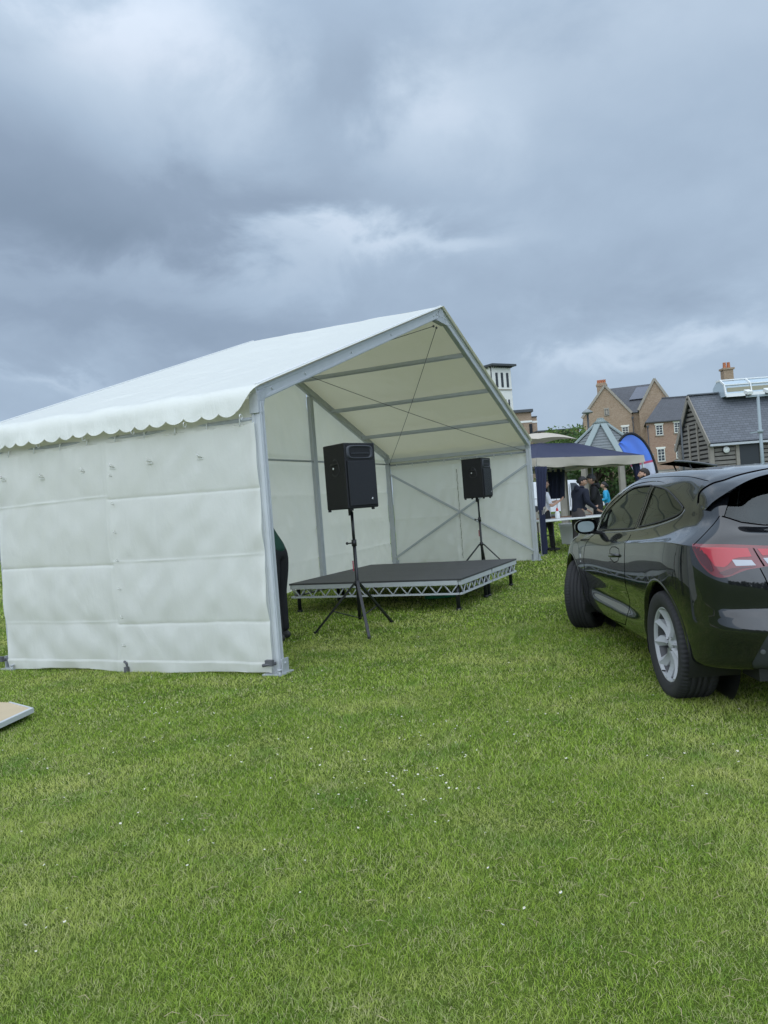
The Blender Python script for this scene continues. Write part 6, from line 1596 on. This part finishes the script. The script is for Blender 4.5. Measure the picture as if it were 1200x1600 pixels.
def tower():
    Y = 135.0; x0, _ = W2(768, 580, Y); xr, _ = W2(802, 590, Y); zt = W2(785, 571, Y)[1]
    t = thing('tower', 'white rendered tower with tall narrow windows and an overhanging flat dark roof', 'tower', (x0, Y, 0)); w = xr-x0; D = 5.5
    # near corner at x0; left face recedes to the left
    a = Vector((0, 0, 0)); b = Vector((w, 2.2, 0)); c = Vector((w-4.2, 8.5, 0)); d = Vector((-4.2, 6.3, 0))
    m = MB(); m.prism([a, b, c, d], (0, 0, zt)); m.build('wall', M['render'], t)
    ce = (a+b+c+d)/4; m = MB(); rf = [ce+(p-ce)*1.26+Vector((0, 0, zt)) for p in (a, b, c, d)]; m.prism(rf, (0, 0, .35)); m.build('roof', M['frame_dark'], t)
    m = MB()
    for p, q in ((a, b), (d, a)):
        for i in range(9): s_ = p.lerp(q, (i+.5)/9); o_ = (s_-ce).normalized()*.5; m.beam(s_+Vector((0, 0, zt-.12)), s_+o_+Vector((0, 0, zt-.12)), .14, .22)
    m.build('rafter_tails', M['frame_dark'], t)
    ang = math.atan2(b.y, b.x); Rm = Matrix.Rotation(ang, 3, 'Z'); nrm = Vector((math.sin(ang), -math.cos(ang), 0)); u = (b-a).normalized(); Lb = (b-a).length
    z1 = W2(785, 574, Y)[1]-0.0; zb = W2(785, 606, Y)[1]
    for f in (.24, .52, .80):
        p = a+u*(Lb*f)+nrm*.01; m = MB(); m.box((p.x, p.y, (z1+zb)/2-.25), (.52, .06, z1-zb-1.0), Rm); wn = m.build('window', M['glass_dark'], t)
        m = MB(); m.box((p.x+nrm.x*.03, p.y+nrm.y*.03, (z1+zb)/2-.25), (.08, .06, z1-zb-1.0), Rm); m.build('mullion', M['frame_dark'], wn)
    zs = W2(790, 607, Y)[1]; m = MB(); p = a+u*(Lb*.5)+nrm*.05; m.box((p.x, p.y, zs), (Lb*.96, .2, .16), Rm); m.build('string_course', M['stone'], t)
    for f in (.62, .80):
        p = a+u*(Lb*f)+nrm*.01; m = MB(); m.box((p.x, p.y, zs-2.5), (.36, .06, 1.5), Rm); m.build('window', M['glass_dark'], t)
    u2 = (d-a).normalized(); n2 = Vector((-.83, -.55, 0)).normalized(); R2 = Matrix.Rotation(math.atan2(u2.y, u2.x), 3, 'Z'); p = a+u2*1.6+n2*.01
    m = MB(); m.box((p.x, p.y, (z1+zb)/2-.2), (1.5, .06, z1-zb-1.2), R2); m.build('window', M['glass_dark'], t)
    m = MB(); m.cyl((-.12, -.02, 0), (-.12, -.02, zt-.2), .09, n=8); m.build('drainpipe', M['frame_dark'], t)
    Y = 125.0; x0, z0 = W2(800, 646, Y); x1 = W2(830, 646, Y)[0]; x2, z2 = W2(839, 651, Y)
    t = thing('stair_block', 'buff brick block with a white band and flat dark roof beside the white tower', 'building', (x0, Y, 0))
    m = MB(); m.box(((x1-x0)/2-1, 3, z0/2), (x1-x0+2, 6, z0)); m.box(((x1+x2)/2-x0, 3.3, z2/2), (x2-x1, 6, z2)); m.build('wall', M['brick'], t)
    zz = W2(815, 640.5, Y)[1]; m = MB(); m.box(((x1-x0)/2-1, 2.8, (zz+z0)/2), (x1-x0+2.5, 6.6, zz-z0)); m.build('roof', M['frame_dark'], t)
    m = MB(); m.box(((x1+x2)/2-x0, 3.2, z2+.06), (x2-x1+.1, 6.2, .14)); m.build('parapet', M['frame_dark'], t)
    zz = W2(820, 659, Y)[1]; m = MB(); m.box(((x1-x0)/2-1, 2.97, zz), (x1-x0+2.1, 6.1, .32)); m.box(((x1+x2)/2-x0, 3.27, zz-.1), (x2-x1+.1, 6.1, .32)); m.build('band', M['render'], t)
    xx = W2(829.5, 670, Y)[0]-x0; m = MB(); m.box((xx, -.04, zz-3.2), (.5, .1, 5.6)); m.build('window', M['glass_dark'], t)
    xx = W2(815, 670, Y)[0]-x0; m = MB(); m.box((xx, -.04, zz-1.2), (.6, .1, 1.6)); m.build('window', M['glass_dark'], t)
    Y = 115; x0, z0 = W2(839, 675.5, Y); x1 = W2(905, 672, Y)[0]
    t = thing('low_building', 'long low brick building with a dark parapet behind the light green trees', 'building', (x0, Y, 0)); m = MB(); m.box(((x1-x0)/2, 4, z0/2), (x1-x0, 8, z0)); m.build('wall', M['brick'], t); m = MB(); m.box(((x1-x0)/2, 3.9, z0+.1), (x1-x0+.3, 8.3, .22)); m.build('parapet', M['frame_dark'], t)
tower()
# ------------------------------------------------------------------ lamp posts
def lamps():
    Y = 30.0+4.5; p = at(918, 648, Y); t = thing('street_lamp', 'dark street lamp with a round saucer shaped head in front of the brick gable', 'street lamp', (p.x, Y, 0))
    m = MB(); m.cyl((0, 0, 0), (0, 0, p.z), .06, .045, n=12); m.build('pole', M['frame_dark'], t)
    m = MB(); m.lathe([(0, .26), (.06, .24), (.20, .15), (.25, .09), (.24, .07), (.10, .05), (.06, 0)], 28, c=(0, 0, p.z)); m.build('lamp_head', mat('lamp_green_grey', (.20, .22, .22), .4), t)
    Y = 22.0; p = at(1184, 617, Y); t = thing('floodlight_pole', 'tall grey pole with twin white floodlights in front of the barn', 'lamp post', (p.x, Y, 0))
    m = MB(); m.cyl((0, 0, 0), (0, 0, p.z), .052, .042, n=14); m.build('pole', M['pole_grey'], t)
    m = MB(); m.box((0, 0, p.z-.02), (.66, .05, .06)); m.build('crossarm', M['pole_grey'], t)
    for sx in (-1, 1):
        m = MB(); m.box((sx*.28, -.03, p.z+.10), (.16, .24, .10), Matrix.Rotation(.35, 3, 'X')); h = m.build('floodlight', M['white_paint'], t, bevel=.01)
        m = MB(); m.box((sx*.28, -.03, p.z+.03), (.12, .12, .05)); m.build('floodlight_bracket', M['black_plastic'], h)
        m = MB(); m.tube([(sx*.28, 0, p.z+.05), (sx*.24, .02, p.z-.02), (sx*.10, 0, p.z-.06), (0, 0, p.z-.1)], .008, 6); m.build('cable', M['black_plastic'], t)
    z = at(1186, 674, Y).z; m = MB(); m.cyl((0, 0, z-.04), (0, 0, z+.04), .075, n=14); m.beam((-.3, 0, z-.03), (0, 0, z), .03, .03); m.build('bracket', M['pole_grey'], t)
    Y = 33; p = at(1063, 655, Y); t = thing('lamp_post', 'thin dark post in front of the brick wing', 'post', (p.x, Y, 0)); m = MB(); m.cyl((0, 0, 0), (0, 0, p.z), .05, .035, n=10); m.build('pole', M['frame_dark'], t); m = MB(); m.cyl((0, 0, 0), (0, 0, .5), .08, n=10); m.build('post_base', M['frame_dark'], t)
lamps()
